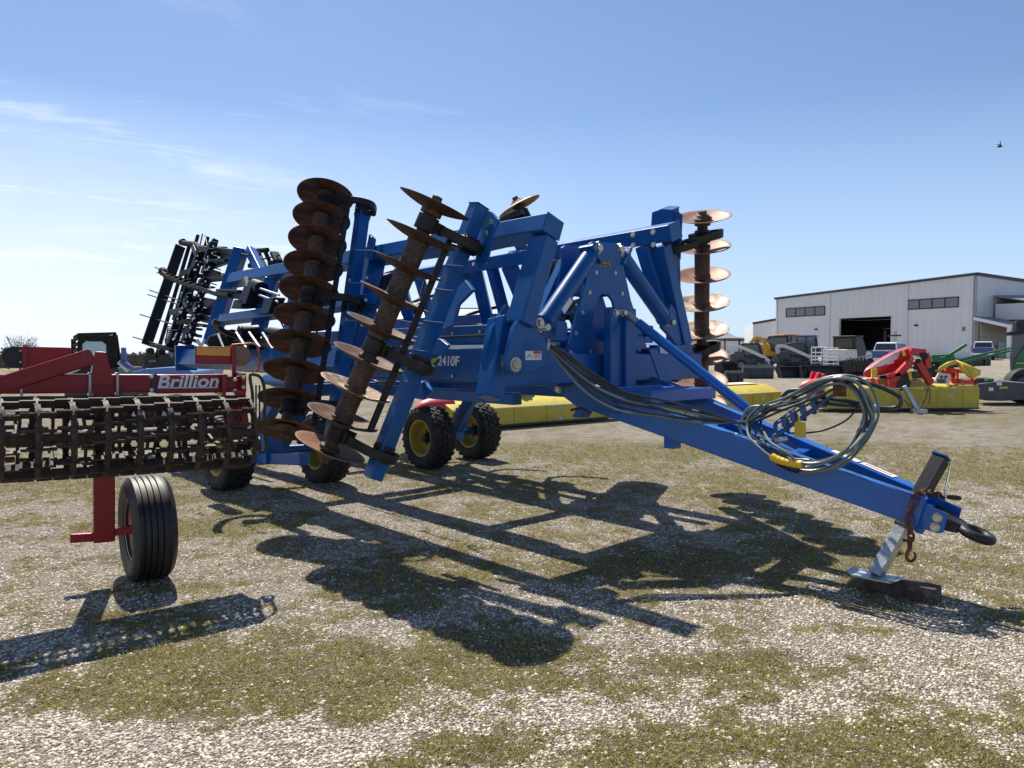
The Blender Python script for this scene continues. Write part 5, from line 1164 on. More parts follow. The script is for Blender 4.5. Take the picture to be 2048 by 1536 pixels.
MB().prism([V((x, .1, z)) for x, z in ((2.5, .9), (2.85, .8), (2.9, .3), (2.5, .1), (2.35, .4))], V((0, .6, 0))).build('bucket', BLACK, ex, .02)
place(ex, 1462, 60, -15)
ut = thing('utility_vehicle', 'black roofed utility vehicle with white bed behind the livestock gates', 'utility vehicle', (0, 0, 0))
MB().prism([V((x, -.75, z)) for x, z in ((-1.6, .6), (-1.65, 1.25), (-.4, 1.25), (-.3, .8), (.7, .75), (.9, 1.15), (1.6, 1.05), (1.7, .6))], V((0, 1.5, 0))).build('body', BOBW, ut, .05)
MB().prism([V((x, -.7, z)) for x, z in ((-.45, 1.2), (-.5, 2.0), (.4, 2.0), (1.0, 1.15), (.7, .8), (-.3, .8))], V((0, 1.4, 0))).build('cab', BLACK, ut, .05)
MB().box((-.05, 0, 2.03), V((1.1, 0, 0)), V((0, 1.45, 0)), Z * .07).build('roof', BLACK, ut, .03)
MB().prism([V((-.5, -.55, 1.35)), V((-.5, .55, 1.35)), V((-.52, .5, 1.9)), V((-.52, -.5, 1.9))], V((-.03, 0, 0))).build('rear_window', CARG, ut)
for x in (-1.1, 1.2):
    for s_ in (-1, 1): car_wheel(ut, x, s_ * .68, .36, .36, .28, BLACK)
place(ut, 1695, 56, 40); ut.scale = (1.25,) * 3
# livestock gates
def gate(label, px, d, w_px, h, hd):
    r = thing('livestock_gate', label, 'gate', (0, 0, 0), 'white livestock gates'); w_ = w_px / F * d
    MB().tube([V((-w_ / 2, 0, .05)), V((-w_ / 2, 0, h - .15)), V((-w_ / 2 + .12, 0, h)), V((w_ / 2 - .12, 0, h)), V((w_ / 2, 0, h - .15)), V((w_ / 2, 0, .05))], .042, k=2).build('frame', WHITE, r)
    m_ = MB()
    for i in range(7): m_.mark(); m_.cyl(V((-w_ / 2, 0, .15 + i * (h - .25) / 7)), V((w_ / 2, 0, .15 + i * (h - .25) / 7)), .034, n=8)
    m_.build('rail', WHITE, r); m_ = MB()
    for t in (-.2, .2): m_.mark(); m_.cyl(V((w_ * t, .03, .1)), V((w_ * t, .03, h)), .022, n=8)
    m_.build('upright', WHITE, r); place(r, px, d, hd); return r
gate('left one of the white tubular livestock gates', 1637, 47, 30, 1.8, 4); gate('right one of the white tubular livestock gates', 1662, 46, 28, 1.75, -3)
# loader buckets on the ground
def bucket(label, px, d, w_, h, hd, m=None, dep=.8, cat='bucket', flip=False):
    r = thing('loader_bucket', label, cat, (0, 0, 0), 'loose loader buckets on the gravel'); m = m or mat('bucket_steel', (.02, .023, .028), .45, .1, .25, 3)
    pr = [(0, 0), (dep, 0), (dep, .03), (.12, .05), (.05, .2), (.08, h * .75), (.22, h), (.18, h + .02), (0, h * .8), (-.04, .2)]
    MB().prism([V((-w_ / 2, x, z)) for x, z in pr], V((w_, 0, 0))).build('shell', m, r, .008)
    for s_ in (-1, 1): MB().prism([V((s_ * w_ / 2, x, z)) for x, z in ((0, 0), (dep, 0), (dep * .7, h * .5), (.22, h), (0, h * .8))], V((s_ * -.03, 0, 0))).build('side_plate', m, r, .005)
    m_ = MB()
    for s_ in (-.22, .22): m_.mark(); m_.box((w_ * s_, -.06, h * .45), V((.08, 0, 0)), V((0, .12, 0)), Z * h * .7)
    m_.build('mount_bracket', m, r, .005)
    place(r, px, d, hd); return r
bucket('slate grey loader bucket with its flat back to the camera', 1517, 43.5, 1.75, .78, -4, mat('slate_steel', (.035, .043, .052), .5, 0, .2, 2))
bucket('small dark bucket at the left end of the bucket row', 1470, 39, .95, .62, 8, mat('slate_steel_small', (.025, .03, .036), .5, 0, .2, 2))
bucket('black wedge bucket lying on its side beside the slate one', 1536, 45.5, 1.5, .75, 60)
bucket('wide black bucket with open mouth under the row of disc blades', 1583, 44.5, 1.7, .68, 182)
bucket('widest black bucket, right of the open-mouthed one', 1640, 44.2, 2.5, .74, 178)
bucket('first black snow blade right of the workshop bay', 1925, 60, 2.6, .7, 20); bucket('second black snow blade nearer the porch', 1958, 62, 2.4, .7, 15)
# tillers: rows of wheels on a bar
def tiller(label, px, d, n, stp_, rr_, hd):
    r = thing('disc_harrow', label, 'farm implement', (0, 0, 0), 'small black implements in the yard'); w_ = n * stp_
    MB().beam(V((-w_ / 2, 0, rr_ * 2.1)), V((w_ / 2, 0, rr_ * 2.1)), .1, .1).build('bar', BLACK, r, .01); m_ = MB()
    for i in range(n): m_.mark(); x = -w_ / 2 + (i + .5) * stp_; m_.lathe(V((x, 0, rr_)), V((.9, .43, 0)), [(-.03, .02), (0, rr_), (.02, rr_), (.03, .02)], 16); m_.beam(V((x, .08, rr_)), V((x, 0, rr_ * 2.1)), .05, .05)
    m_.build('blade', CAST, r); place(r, px, d, hd); return r
tiller('row of black disc blades lined up behind the wide buckets', 1606, 47, 11, .29, .42, 3); tiller('black rowed implement right of the livestock gates', 1718, 46, 7, .26, .45, -4)
tiller('short black bladed implement just left of the slate grey bucket', 1452, 50, 5, .26, .4, 12)
tiller('black bladed implement directly in front of the utility vehicle', 1688, 50, 6, .27, .42, 8)
pf_ = thing('pallet_fork', 'black pallet fork frame standing upright behind the slate grey bucket', 'pallet fork', (0, 0, 0))
m_ = MB()
for x in (-.55, -.28, 0, .28, .55): m_.mark(); m_.beam(V((x, 0, .1)), V((x, 0, 1.15)), .06, .06)
m_.build('upright', BLACK, pf_, .01); m_ = MB()
for z in (.15, .7, 1.12): m_.mark(); m_.beam(V((-.6, 0, z)), V((.6, 0, z)), .08, .06)
m_.build('rail', BLACK, pf_, .01); m_ = MB()
for x in (-.3, .3): m_.mark(); m_.beam(V((x, -.05, .08)), V((x, -1.1, .04)), .12, .05)
m_.build('fork', BLACK, pf_, .005); place(pf_, 1512, 47, 6)
rk = thing('landscape_rake', 'black frame rake with a long slanting grey bar right of the gates', 'farm implement', (22, 46, 0)); MB().beam(PD(1672, 724, 45), PD(1745, 710, 45), .08, .08).build('drawbar', GREYL, rk, .01)
m_ = MB()
for x in range(1694, 1745, 7): m_.mark(); m_.beam(PD(x, 715 + (x % 3), 45.3), PD(x + 2, 744, 45.3), .16, .12)
m_.build('tine_box', BLACK, rk, .02); MB().beam(PD(1690, 742, 45.2), PD(1745, 741, 45.2), .2, .1).build('frame', BLACK, rk, .01)
# stack behind the pickup (lift truck mast)
fl = thing('forklift', 'dark forklift with exhaust stack standing in front of the workshop bay', 'forklift', (0, 0, 0))
m_ = MB().beam(V((.5, -.4, .2)), V((.5, -.4, 2.9)), .12, .12); m_.beam(V((.5, .4, .2)), V((.5, .4, 2.9)), .12, .12); m_.beam(V((.5, -.4, 2.85)), V((.5, .4, 2.85)), .12, .12); m_.build('mast', BLACK, fl, .01)
MB().box((-.6, 0, .8), V((2.0, 0, 0)), V((0, 1.1, 0)), Z * 1.0).build('body', ORG, fl, .05); MB().cyl(V((-.4, .3, 1.3)), V((-.4, .3, 2.9)), .14).build('exhaust_stack', GALV, fl, .005); MB().box((-.3, 0, 2.5), V((1.2, 0, 0)), V((0, 1.0, 0)), Z * .12).build('overhead_guard', BLACK, fl, .02)
for x in (-1.2, .3):
    for s_ in (-1, 1): car_wheel(fl, x, s_ * .5, .32, .32, .22)
place(fl, 1780, 74, 150); fl.scale = (1.05,) * 3
# ================================================================= left background
cbm = mat('dusty_black_frame', (.022, .02, .018), .8, 0, .4, 5, spec=.2)
lc = thing('skid_loader', 'black caged loader cab with bluish window above the red beam', 'skid loader', (-11.8, 21.5, 0))
def C_(x, y, d=21.0): return PD(x, y, d)
of = [(156, 672), (232, 670), (234, 745), (150, 745)]; wi = [(163, 688), (172, 681), (186, 684), (205, 684), (212, 690), (213, 745 - 26), (212, 722), (164, 722)]
wi = [(163, 688), (172, 681), (178, 683), (204, 683), (212, 689), (213, 718), (163, 718)]
MB().prism([C_(*p) for p in of], V((0, .06, 0)), [[C_(*p) for p in wi]]).build('cab_front', cbm, lc, .01)
MB().prism([C_(x, y, 21.03) for x, y in wi], V((0, .02, 0))).build('windscreen', mat('tinted_glass', (.42, .62, .62), .15, 0, .08, 2, spec=.8), lc)
MB().prism([C_(156, 671), C_(233, 669), C_(233, 669, 22.2) + V((0, 0, 0)), C_(146, 677, 22.2)], Z * .07).build('cab_roof', cbm, lc, .01)
m_ = MB()
for i in range(6): m_.mark(); a = C_(156, 676 + i * 11); b = C_(147, 681 + i * 11, 22.2); m_.beam(a, b, .05, .09)
m_.mark(); m_.beam(C_(147, 678, 22.2), C_(147, 745, 22.2), .1, .1); m_.mark(); m_.beam(C_(230, 670), C_(240, 742, 21.4), .12, .1); m_.build('cage_bar', cbm, lc, .005)
MB().prism([C_(x, y, 20.7) for x, y in ((128, 738), (160, 735), (232, 735), (245, 752), (245, 800), (128, 800))], V((0, 1.5, 0))).build('body', BLACK, lc, .04)
for a, b in (((132, 748), (158, 737)), ((238, 724), (256, 742))): MB().beam(C_(*a, 20.5), C_(*b, 20.5), .1, .1).build('lift_arm', BOBW, lc, .01)
bh = thing('blue_implement', 'pale blue hooded implement with black box between the packer and the harrow', 'farm implement', (-7.5, 15.5, 0))
def B_(x, y, d=15.0): return PD(x, y, d)
SKYB = mat('pale_blue_paint', (.12, .25, .48), .35, 0, .1, 3, coat=.3)
MB().prism([B_(x, y, 14.6) for x, y in ((262, 744), (290, 738), (345, 734), (372, 736), (385, 745), (385, 756), (262, 756))], V((0, 1.6, .05))).build('hood', SKYB, bh, .04, 3)
MB().prism([B_(x, y, 15.2) for x, y in ((286, 712), (300, 704), (346, 706), (348, 736), (286, 736))], V((0, .7, 0))).build('seat_box', BLACK, bh, .03)
MB().box(B_(305, 722, 15.18), V((.16, 0, 0)), V((0, .01, 0)), Z * .04).build('label', GREYL, bh)
MB().prism([B_(x, y, 14.3) for x, y in ((255, 756), (400, 752), (400, 775), (255, 778))], V((0, .3, 0))).build('frame', TRUCKB, bh, .03)
m_ = MB(); m_.mark(); m_.beam(B_(247, 695, 18), B_(249, 722, 18), .09, .09); m_.mark(); m_.beam(B_(243, 722, 18), B_(262, 736, 18), .14, .1); m_.build('lever', TRUCKB, bh, .01)
for x in (280, 350): c = B_(x, 800, 14.8); car_wheel(bh, c.x, c.y, .38, .38, .25)
sp_ = thing('wrench', 'small steel spanner standing upright behind the amber reflector', 'spanner', PD(401, 688, 8.4)); 
w0 = PD(401, 708, 8.4); w1_ = PD(401, 690, 8.4)
m_ = MB().beam(w0, w1_, .03, .012, up=V((0, 1, 0))); m_.build('handle', GALV, sp_, .003)
MB().prism([PD(x, y, 8.4) for x, y in ((398, 692), (393, 687), (392, 681), (396, 677), (397, 682), (400, 685), (403, 685), (406, 682), (406, 677), (410, 681), (409, 687), (404, 692))], V((0, .02, 0))).build('jaw', GALV, sp_, .002)
# ---- trees on the far left horizon
TW = mat('bare_twigs', (.11, .095, .08), .9, 0, .3, .4); TW2 = mat('bare_twigs_olive', (.085, .085, .05), .9, 0, .3, .4)
random.seed(21)
def bare_tree(x, y, z, h, w_, label=None, n=90):
    r = thing('bare_tree', label, 'tree', (x, y, z)) if label else None
    tr = MB(); tr.tube([V((x, y, z)), V((x + w_ * .03, y, z + h * .3)), V((x, y, z + h * .6))], lambda t: h * (.03 - .018 * t), k=3)
    cr_ = MB()
    for i in range(n):
        b0 = V((x, y, z + h * random.uniform(.2, .6))); a = random.random() * 6.28; e = V((x + math.cos(a) * w_ * .5 * random.random() ** .5, y + math.sin(a) * w_ * .5, z + h * random.uniform(.5, 1.0)))
        m1 = b0.lerp(e, .5) + V((0, 0, -.06 * h)); cr_.tube([b0, m1, e], lambda t: h * (.008 - .006 * t), n=4, k=2)
        for j in range(5):
            q = m1.lerp(e, random.random()); f = q + V((random.uniform(-1, 1), random.uniform(-1, 1), random.uniform(.1, 1))) * h * .14; cr_.tube([q, f], lambda t: h * (.004 - .002 * t), n=3, k=1)
    if r: tr.build('trunk', TW, r); cr_.build('crown', TW, r)
    return tr, cr_
bare_tree(-105, 158, -2.4, 7.8, 7, 'bare round-crowned tree rising above the left horizon')
FW = MB()
vs = []; fs = []
for i in range(5200):
    x = random.uniform(-230, -62); y = 165 + random.uniform(-8, 20); base = -2.4; hh = 3.6 + 1.6 * noise.noise(V((x * .07, 1, 0))) + 1.0 * noise.noise(V((x * .4, 5, 0)))
    if x < -110: hh += .6
    z = base + hh * random.random() ** .6; s_ = random.uniform(.12, .5); a = random.random() * 6.28
    p = V((x, y, z)); n = len(vs); d_ = V((math.cos(a), math.sin(a), random.uniform(-.4, .4))) * s_
    vs += [p - d_, p + d_, p + V((random.uniform(-.3, .3), 0, s_ * 1.7))]; fs.append((n, n + 1, n + 2))
FW.add(vs, fs); o = FW.build('far_wood', TW, None); kind(o, 'stuff')
o = MB().prism([V((-240, 190, -3)), V((-55, 190, -3)), V((-55, 190, .9)), V((-240, 190, 1.4))], V((0, 6, 0))).build('hill', TW2, None); kind(o, 'structure')
# ---- bird
bd = PD(2000, 293, 60)
mb = MB().lathe(bd - V((.25, 0, .02)), V((1, 0, .1)), [(0, .01), (.1, .06), (.25, .09), (.4, .05), (.48, .01)], 10)
mb.add([bd + V((-.02, 0, .05)), bd + V((.12, 0, .04)), bd + V((-.2, -.3, .42)), bd + V((-.34, -.5, .55))], [(0, 1, 2, 3)]); mb.add([bd + V((-.02, 0, .05)), bd + V((.12, 0, .04)), bd + V((.2, .3, .28)), bd + V((.05, .6, .32))], [(0, 1, 2, 3)])
o = mb.build('bird', TXT, None); tag(o, 'small dark bird flying high in the blue sky on the right', 'bird')
# ================================================================= ground
def fbm(x, y, s, o=4, seed=0.0):
    v = 0; a = 1; t = 0
    for i in range(o): v += a * noise.noise(V((x * s + seed, y * s + 3.1 * seed, seed))); t += a; a *= .55; s *= 2.1
    return v / t
BL = []   # (px,py,rx,ry,weight) grass(+)/gravel(-) patches surveyed from the picture, converted to metres on the ground
for px, py, rx, ry, w in ((560, 1310, .62, .3, .5), (700, 1400, .5, .3, .45), (900, 1330, .9, .28, .55), (1500, 1330, .7, .16, .45), (1250, 1140, 1.2, .5, .6), (300, 1390, .4, .15, .4), (450, 1060, .9, .3, .3), (1300, 900, 2.5, 1.1, .55), (1950, 940, 1.1, .9, .4), (1700, 960, 1.0, .5, .3), (1350, 1480, .5, .13, .35), (1750, 1480, .5, .15, .3), (900, 1500, .4, .1, .3),
                          (150, 1480, 1.1, .35, -.6), (100, 1290, .8, .3, -.45), (120, 1020, 1.3, .5, -.3), (550, 1500, .5, .12, -.3), (1750, 1290, .8, .1, -.4), (1150, 1440, .35, .12, -.35), (1450, 1420, .5, .1, -.3), (900, 800, 4, 1.6, -.3), (1700, 860, 4, 1.5, -.5), (1600, 780, 14, 4, -.7), (650, 1010, .8, .3, -.2), (1990, 1330, .6, .3, -.25)):
    p = PZ(px, py, 0); BL.append((p.x, p.y, rx, ry, w))
def grassv(x, y):
    v = .12 + fbm(x, y, .55, 5, 2.3) * .9 + fbm(x, y, 3.2, 3, 7.7) * .8 + fbm(x, y, 11, 2, 1.7) * .35
    for bx, by, rx, ry, w in BL:
        d2 = ((x - bx) / rx) ** 2 + ((y - by) / ry) ** 2
        if d2 < 6: v += w * math.exp(-d2)
    if y > 22: v -= .5 * smst(22, 34, y) * smst(-8, 4, x)
    if y > 30: v += .8 * smst(30, 60, y) * smst(-2, -14, x)
    return v
def brownv(x, y):
    v = 0
    for px, py, rx, ry, w in BR:
        v += w * math.exp(-((x - px) / rx) ** 2 - ((y - py) / ry) ** 2)
    return v + max(0, fbm(x, y, .8, 3, 11.1)) * .5
BR = []
for px, py, rx, ry, w in ((1630, 1090, .55, .22, 1.3), (1500, 1030, .5, .2, .6), (1400, 920, .6, .3, .5), (700, 830, 2, 1, .3)):
    p = PZ(px, py, 0); BR.append((p.x, p.y, rx, ry, w))
ys = [1.2]
while ys[-1] < 9: ys.append(ys[-1] + .055)
while ys[-1] < 700: ys.append(ys[-1] * 1.045)
NXG = 150
verts = []; gv = []; bv = []
for y in ys:
    hw = .95 * y + 1.2 if y < 120 else .95 * y * 1.5
    for i in range(NXG + 1):
        x = -hw + 2 * hw * i / NXG
        g = grassv(x, y); z = gz(x, y)
        if y < 40: z += fbm(x, y, .9, 3, 5.5) * .012 * (1 if y > 2 else 0)
        z -= 2.4 * smst(45, 150, y) * smst(-8, -30, x)
        verts.append((x, y, z)); gv.append(g); bv.append(brownv(x, y) if y < 20 else 0)
faces = []
for j in range(len(ys) - 1):
    for i in range(NXG):
        a = j * (NXG + 1) + i; faces.append((a, a + 1, a + NXG + 2, a + NXG + 1))
# skirt to the sides and behind the camera
me = bpy.data.meshes.new('ground'); me.from_pydata(verts, [], faces); me.polygons.foreach_set('use_smooth', [True] * len(faces))
at = me.attributes.new('grass', 'FLOAT', 'POINT'); at.data.foreach_set('value', gv)
at = me.attributes.new('brown', 'FLOAT', 'POINT'); at.data.foreach_set('value', bv)
ground = bpy.data.objects.new('ground', me); COL.objects.link(ground); kind(ground, 'structure')
gm = bpy.data.materials.new('gravel_and_grass'); gm.use_nodes = True; nt = gm.node_tree; N = nt.nodes; L_ = nt.links; b = N['Principled BSDF']
def nd(t, **k):
    n = N.new(t)
    for a, v in k.items(): setattr(n, a, v)
    return n
def mapr(src, a, b_, c=0, d_=1):
    n = nd('ShaderNodeMapRange'); n.inputs[1].default_value = a; n.inputs[2].default_value = b_; n.inputs[3].default_value = c; n.inputs[4].default_value = d_; L_.new(src, n.inputs[0]); return n.outputs[0]
def mixc(f, a, b_, bt='MIX'):
    n = nd('ShaderNodeMix', data_type='RGBA', blend_type=bt)
    for s_, i_ in ((f, 0), (a, 6), (b_, 7)):
        if isinstance(s_, (int, float)): n.inputs[i_].default_value = s_
        elif isinstance(s_, tuple): n.inputs[i_].default_value = (*s_, 1)
        else: L_.new(s_, n.inputs[i_])
    return n.outputs[2]
def mth(op, a, b_=None):
    n = nd('ShaderNodeMath', operation=op)
    for i_, s_ in enumerate((a, b_)):
        if s_ is None: continue
        if isinstance(s_, (int, float)): n.inputs[i_].default_value = s_
        else: L_.new(s_, n.inputs[i_])
    return n.outputs[0]
def noi(scale, det=6, rough=.6):
    n = nd('ShaderNodeTexNoise'); n.inputs['Scale'].default_value = scale; n.inputs['Detail'].default_value = det; n.inputs['Roughness'].default_value = rough; L_.new(geo, n.inputs['Vector']); return n
geo = nd('ShaderNodeTexCoord').outputs['Object']
A1 = nd('ShaderNodeAttribute', attribute_name='grass').outputs['Fac']; A2 = nd('ShaderNodeAttribute', attribute_name='brown').outputs['Fac']
v1 = nd('ShaderNodeTexVoronoi'); v1.inputs['Scale'].default_value = 80; L_.new(geo, v1.inputs['Vector'])
v2 = nd('ShaderNodeTexVoronoi'); v2.inputs['Scale'].default_value = 150; L_.new(geo, v2.inputs['Vector'])
sepc = nd('ShaderNodeSeparateColor'); L_.new(v1.outputs['Color'], sepc.inputs[0])
sepd = nd('ShaderNodeSeparateColor'); L_.new(v2.outputs['Color'], sepd.inputs[0])
cr = nd('ShaderNodeValToRGB'); L_.new(sepc.outputs[0], cr.inputs[0]); e = cr.color_ramp.elements
e[0].position = 0; e[0].color = (.15, .12, .085, 1); e[1].position = 1; e[1].color = (.78, .71, .60, 1)
for p_, c_ in ((.3, (.26, .215, .16, 1)), (.6, (.44, .38, .29, 1)), (.85, (.60, .53, .43, 1))): q_ = e.new(p_); q_.color = c_
grav = mixc(.45, cr.outputs[0], mixc(sepd.outputs[1], (.16, .135, .10), (.6, .56, .49)))
grav = mixc(mapr(noi(9, 5).outputs['Fac'], .4, .62), grav, mixc(.5, grav, (.25, .215, .165)))
dirt = mixc(noi(30).outputs['Fac'], (.08, .063, .042), (.25, .205, .15))
grav = mixc(mapr(noi(2.2, 7, .7).outputs['Fac'], .5, .62, 0, .75), grav, dirt)
gc = mixc(mapr(noi(38, 4).outputs['Fac'], .35, .65), (.08, .07, .032), (.28, .24, .12))
gc = mixc(mapr(noi(1.3, 5).outputs['Fac'], .42, .62), gc, mixc(.55, gc, (.26, .22, .11)))
gc = mixc(mapr(A2, .15, 1.0, 0, .8), gc, (.17, .088, .03))
gmask = mth('ADD', A1, mth('MULTIPLY', mth('SUBTRACT', noi(14, 7, .7).outputs['Fac'], .5), 1.5))
gmask = mth('ADD', gmask, mth('MULTIPLY', mth('SUBTRACT', noi(34, 5, .7).outputs['Fac'], .5), .9))
gmask = mth('ADD', gmask, mth('MULTIPLY', mth('SUBTRACT', noi(70, 3, .6).outputs['Fac'], .5), 1.0))
gf = mapr(gmask, -.16, .34)
gc = mixc(mapr(sepd.outputs[0], .90, .93), gc, (.5, .46, .38)); gc = mixc(mapr(sepc.outputs[1], .93, .95), gc, (.42, .38, .31))
col = mixc(gf, grav, gc)
col = mixc(mapr(noi(.23, 4).outputs['Fac'], .35, .65, .0, .35), col, mixc(1.0, col, (.8, .76, .68), 'MULTIPLY'))
L_.new(col, b.inputs['Base Color']); b.inputs['Roughness'].default_value = .9; b.inputs['Specular IOR Level'].default_value = .25
hgt = mth('ADD', mth('MULTIPLY', mth('SUBTRACT', 1.0, v1.outputs['Distance']), .6), mth('MULTIPLY', mth('SUBTRACT', 1.0, v2.outputs['Distance']), .35))
hgt = mth('ADD', hgt, mth('MULTIPLY', noi(60, 8, .75).outputs['Fac'], 1.2))
hgt = mth('ADD', hgt, mth('MULTIPLY', noi(9, 4).outputs['Fac'], 1.5))
bp = nd('ShaderNodeBump'); bp.inputs['Strength'].default_value = 1.0; bp.inputs['Distance'].default_value = .028; L_.new(hgt, bp.inputs['Height']); L_.new(bp.outputs[0], b.inputs['Normal'])
me.materials.append(gm)
# outer ground out to the horizon, under everything
o = MB().add([V((-1500, -300, -3.2)), V((1500, -300, -3.2)), V((1500, 2500, -3.2)), V((-1500, 2500, -3.2))], [(0, 1, 2, 3)]).build('ground_beyond', mat('far_field', (.16, .14, .075), .95, 0, .3, .02)); kind(o, 'structure')
# ---- pebbles and grass blades
rng = np.random.default_rng(3)
def scatter_pts(n, ymin, ymax, want_grass, pw=1.6):
    out = []
    while len(out) < n:
        t = rng.random(); y = ymin + (ymax - ymin) * t ** pw; x = (rng.random() * 2 - 1) * (.74 * y + .25)
        g = grassv(x, y) + fbm(x, y, 9, 3, 4.4) * .6
        if want_grass and g < -.12 + rng.random() * .42: continue
        if not want_grass and g > .3 * rng.random() - .05 and rng.random() > .10: continue
        out.append((x, y, fbm(x, y, .9, 3, 5.5) * .012))
    return np.array(out)
def mesh_np(name, verts, faces, k, mats, midx=None, smooth=False):
    me = bpy.data.meshes.new(name); nv = len(verts); nf = len(faces)
    me.vertices.add(nv); me.vertices.foreach_set('co', verts.astype(np.float32).ravel())
    me.loops.add(nf * k); me.loops.foreach_set('vertex_index', faces.astype(np.int32).ravel())
    me.polygons.add(nf); me.polygons.foreach_set('loop_start', np.arange(0, nf * k, k, dtype=np.int32)); me.polygons.foreach_set('loop_total', np.full(nf, k, dtype=np.int32))
    for m in mats: me.materials.append(m)
    if midx is not None: me.polygons.foreach_set('material_index', midx.astype(np.int32))
    me.update(calc_edges=True); me.validate(); o = bpy.data.objects.new(name, me); COL.objects.link(o); return o
def pebbles(n, ymin, ymax, smin, smax, name):
    P = scatter_pts(n, ymin, ymax, False); n = len(P)
    ico = np.array([(0, 0, 1), (.9, 0, .3), (.28, .85, .3), (-.73, .53, .3), (-.73, -.53, .3), (.28, -.85, .3), (.73, .53, -.45), (-.28, .85, -.45), (-.9, 0, -.45), (-.28, -.85, -.45), (.73, -.53, -.45)])
    fs = np.array([(0, 1, 2), (0, 2, 3), (0, 3, 4), (0, 4, 5), (0, 5, 1), (1, 6, 2), (2, 6, 7), (2, 7, 3), (3, 7, 8), (3, 8, 4), (4, 8, 9), (4, 9, 5), (5, 9, 10), (5, 10, 1), (1, 10, 6)])
    sz = smin + (smax - smin) * rng.random(n) ** 2.6
    sc_ = np.stack([sz * (.8 + .7 * rng.random(n)), sz * (.6 + .4 * rng.random(n)), sz * (.3 + .35 * rng.random(n))], 1)
    a = rng.random(n) * 6.283; ca, sa = np.cos(a), np.sin(a)
    v = ico[None] * (1 + .25 * (rng.random((n, 11, 3)) - .5)) * sc_[:, None, :]
    tl = (rng.random((n, 1)) - .5) * .7
    v[:, :, 2] += v[:, :, 0] * tl
    x = v[:, :, 0] * ca[:, None] - v[:, :, 1] * sa[:, None]; y = v[:, :, 0] * sa[:, None] + v[:, :, 1] * ca[:, None]
    v = np.stack([x, y, v[:, :, 2]], 2) + P[:, None, :]
    F_ = (fs[None] + (np.arange(n) * 11)[:, None, None]).reshape(-1, 3)
    return mesh_np(name, v.reshape(-1, 3), F_, 3, PEB, np.repeat(rng.integers(0, len(PEB), n), 15))
PEB = [mat('stone_%s' % n_, c_, .75, 0, .25, 20, .3, 80) for n_, c_ in (('pale', (.60, .525, .42)), ('grey', (.44, .375, .295)), ('tan', (.5, .41, .305)), ('white', (.72, .655, .55)), ('dark', (.24, .195, .145)))]
o = pebbles(NPEB, 1.9, 12, .0035, .0125, 'gravel'); kind(o, 'stuff')
def blades(nt_, ymin, ymax, name, per=12):
    T = scatter_pts(nt_, ymin, ymax, True, 1.5); n = len(T) * per
    th_ = rng.random((len(T), per)) * 6.283; rr = (rng.random((len(T), per)) ** .7) * (.008 + .026 * rng.random((len(T), 1)))
    th0 = .010 + .026 * rng.random((len(T), 1)) ** 1.8
    P = (T[:, None, :] + np.stack([np.cos(th_) * rr, np.sin(th_) * rr, np.zeros_like(rr)], 2)).reshape(-1, 3)
    h = (th0 * (.55 + .6 * rng.random((len(T), per)))).ravel(); w = .0018 + .002 * rng.random(n)
    w = w * np.clip(P[:, 1] / 4.5, 1, 2.2)
    a = rng.random(n) * 6.283; ln = (.3 + rng.random(n) * 1.1); b2 = th_.ravel() + rng.normal(0, .5, n)
    d = np.stack([np.cos(a), np.sin(a), np.zeros(n)], 1); t = np.stack([np.cos(b2) * ln, np.sin(b2) * ln, np.ones(n)], 1); t /= np.linalg.norm(t, axis=1)[:, None]
    p0 = P - d * w[:, None] / 2; p1 = P + d * w[:, None] / 2; m_ = P + t * h[:, None] * .6; tip = P + t * h[:, None] + np.stack([t[:, 0] * .3, t[:, 1] * .3, -.2 * ln], 1) * h[:, None]
    v = np.stack([p0, p1, m_ + d * w[:, None] * .4, m_ - d * w[:, None] * .4, tip], 1).reshape(-1, 3)
    i0 = np.arange(n) * 5; F_ = np.stack([np.stack([i0, i0 + 1, i0 + 2], 1), np.stack([i0, i0 + 2, i0 + 3], 1), np.stack([i0 + 3, i0 + 2, i0 + 4], 1)], 1).reshape(-1, 3)
    mi = rng.choice(len(GRS), n, p=[.34, .3, .24, .12])
    return mesh_np(name, v, F_, 3, GRS, np.repeat(mi, 3))
GRS = []
for n_, c_ in (('olive', (.28, .24, .055)), ('dry', (.50, .39, .16)), ('green', (.20, .225, .04)), ('straw', (.5, .42, .22))):
    m = mat('grass_' + n_, c_, .7, 0, .25, 3, spec=.2); GRS.append(m)
    nt = m.node_tree; bb = nt.nodes['Principled BSDF']; tr = nt.nodes.new('ShaderNodeBsdfTranslucent'); ms = nt.nodes.new('ShaderNodeMixShader'); ms.inputs[0].default_value = .4
    src = bb.inputs['Base Color'].links[0].from_socket; nt.links.new(src, tr.inputs[0]); nt.links.new(bb.outputs[0], ms.inputs[1]); nt.links.new(tr.outputs[0], ms.inputs[2]); nt.links.new(ms.outputs[0], nt.nodes['Material Output'].inputs[0])
o = blades(NGRS, 1.9, 13, 'grass'); kind(o, 'stuff')
# ================================================================= sky, sun, camera
SUNV = V((-.26, .67, 1.0)).normalized(); el = math.asin(SUNV.z)
w = bpy.data.worlds.new('World'); sc.world = w; w.use_nodes = True; nt = w.node_tree; N = nt.nodes; L_ = nt.links
sk = nd('ShaderNodeTexSky'); sk.sky_type = 'NISHITA'; sk.sun_disc = False; sk.sun_elevation = el; sk.sun_rotation = math.atan2(SUNV.x, SUNV.y)
sk.air_density = 1.0; sk.dust_density = .35; sk.ozone_density = 3.0; sk.altitude = 200
geo = nd('ShaderNodeTexCoord').outputs['Generated']
sx = nd('ShaderNodeSeparateXYZ'); L_.new(geo, sx.inputs[0])
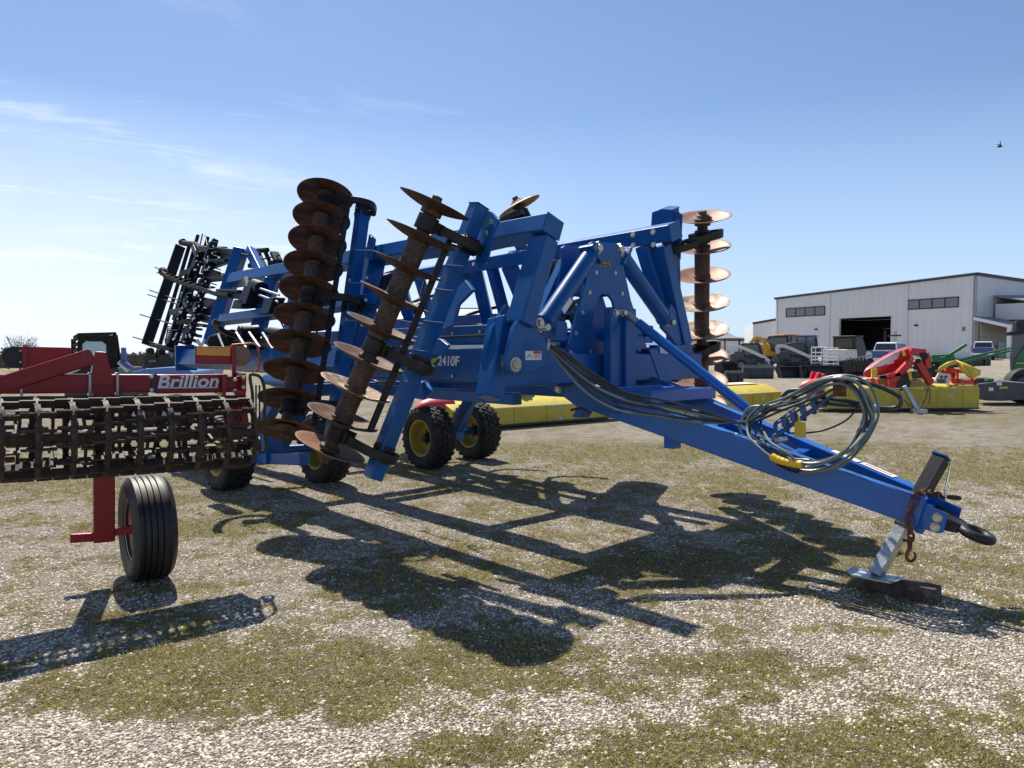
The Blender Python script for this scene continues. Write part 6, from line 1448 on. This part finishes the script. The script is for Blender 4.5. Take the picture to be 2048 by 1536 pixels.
# thin cirrus on a high plane: direction / z
zc = mth('MAXIMUM', sx.outputs[2], .03); zc = mth('ADD', zc, .06)
cx = mth('DIVIDE', sx.outputs[0], zc); cy = mth('DIVIDE', sx.outputs[1], zc)
cb = nd('ShaderNodeCombineXYZ'); L_.new(mth('ADD', mth('MULTIPLY', cx, .55), mth('MULTIPLY', cy, .25)), cb.inputs[0]); L_.new(mth('SUBTRACT', mth('MULTIPLY', cy, 1.1), mth('MULTIPLY', cx, .5)), cb.inputs[1])
def noi2(scale, det, rough, dist=0):
    n = nd('ShaderNodeTexNoise'); n.inputs['Scale'].default_value = scale; n.inputs['Detail'].default_value = det; n.inputs['Roughness'].default_value = rough; n.inputs['Distortion'].default_value = dist; L_.new(cb.outputs[0], n.inputs['Vector']); return n.outputs['Fac']
c1 = mapr(noi2(.55, 9, .62, .6), .54, .9); c2 = mapr(noi2(1.9, 9, .62, .5), .55, .74, 0, .9)
leftw = mapr(sx.outputs[0], .12, -.45); low = mapr(sx.outputs[2], .50, .05)
cl = mth('MULTIPLY', mth('MULTIPLY', mth('ADD', c1, c2), leftw), low)
cl = mth('MINIMUM', mth('ADD', cl, mth('MULTIPLY', mth('MULTIPLY', mapr(sx.outputs[2], .30, .0), mapr(sx.outputs[0], .1, -.5)), .95)), .85)
bgc = mixc(1.0, mixc(cl, mixc(mapr(sx.outputs[2], .30, .0, 0, .8), sk.outputs[0], HORC), CLOUDC), (.96, .985, 1.06), 'MULTIPLY')
bg = N['Background']; L_.new(bgc, bg.inputs[0]); bg.inputs[1].default_value = SKYS
su = bpy.data.lights.new('sun', 'SUN'); su.energy = SUNE; su.angle = math.radians(.55); su.color = (1, .94, .84)
so = bpy.data.objects.new('sun', su); COL.objects.link(so); so.rotation_euler = (-SUNV).to_track_quat('-Z', 'Y').to_euler()
cd = bpy.data.cameras.new('camera'); cd.sensor_width = 36; cd.lens = 36 * F / 2048; cd.clip_end = 4000; cd.clip_start = .05
co = bpy.data.objects.new('camera', cd); COL.objects.link(co); co.location = (0, 0, HC); co.rotation_euler = (math.pi / 2 - PIT, 0, 0); sc.camera = co
vs = sc.view_settings; sc.display_settings.display_device = 'sRGB'; vs.view_transform = 'Standard'; vs.look = 'None'; vs.exposure = EXPO; vs.gamma = 1; vs.use_curve_mapping = False
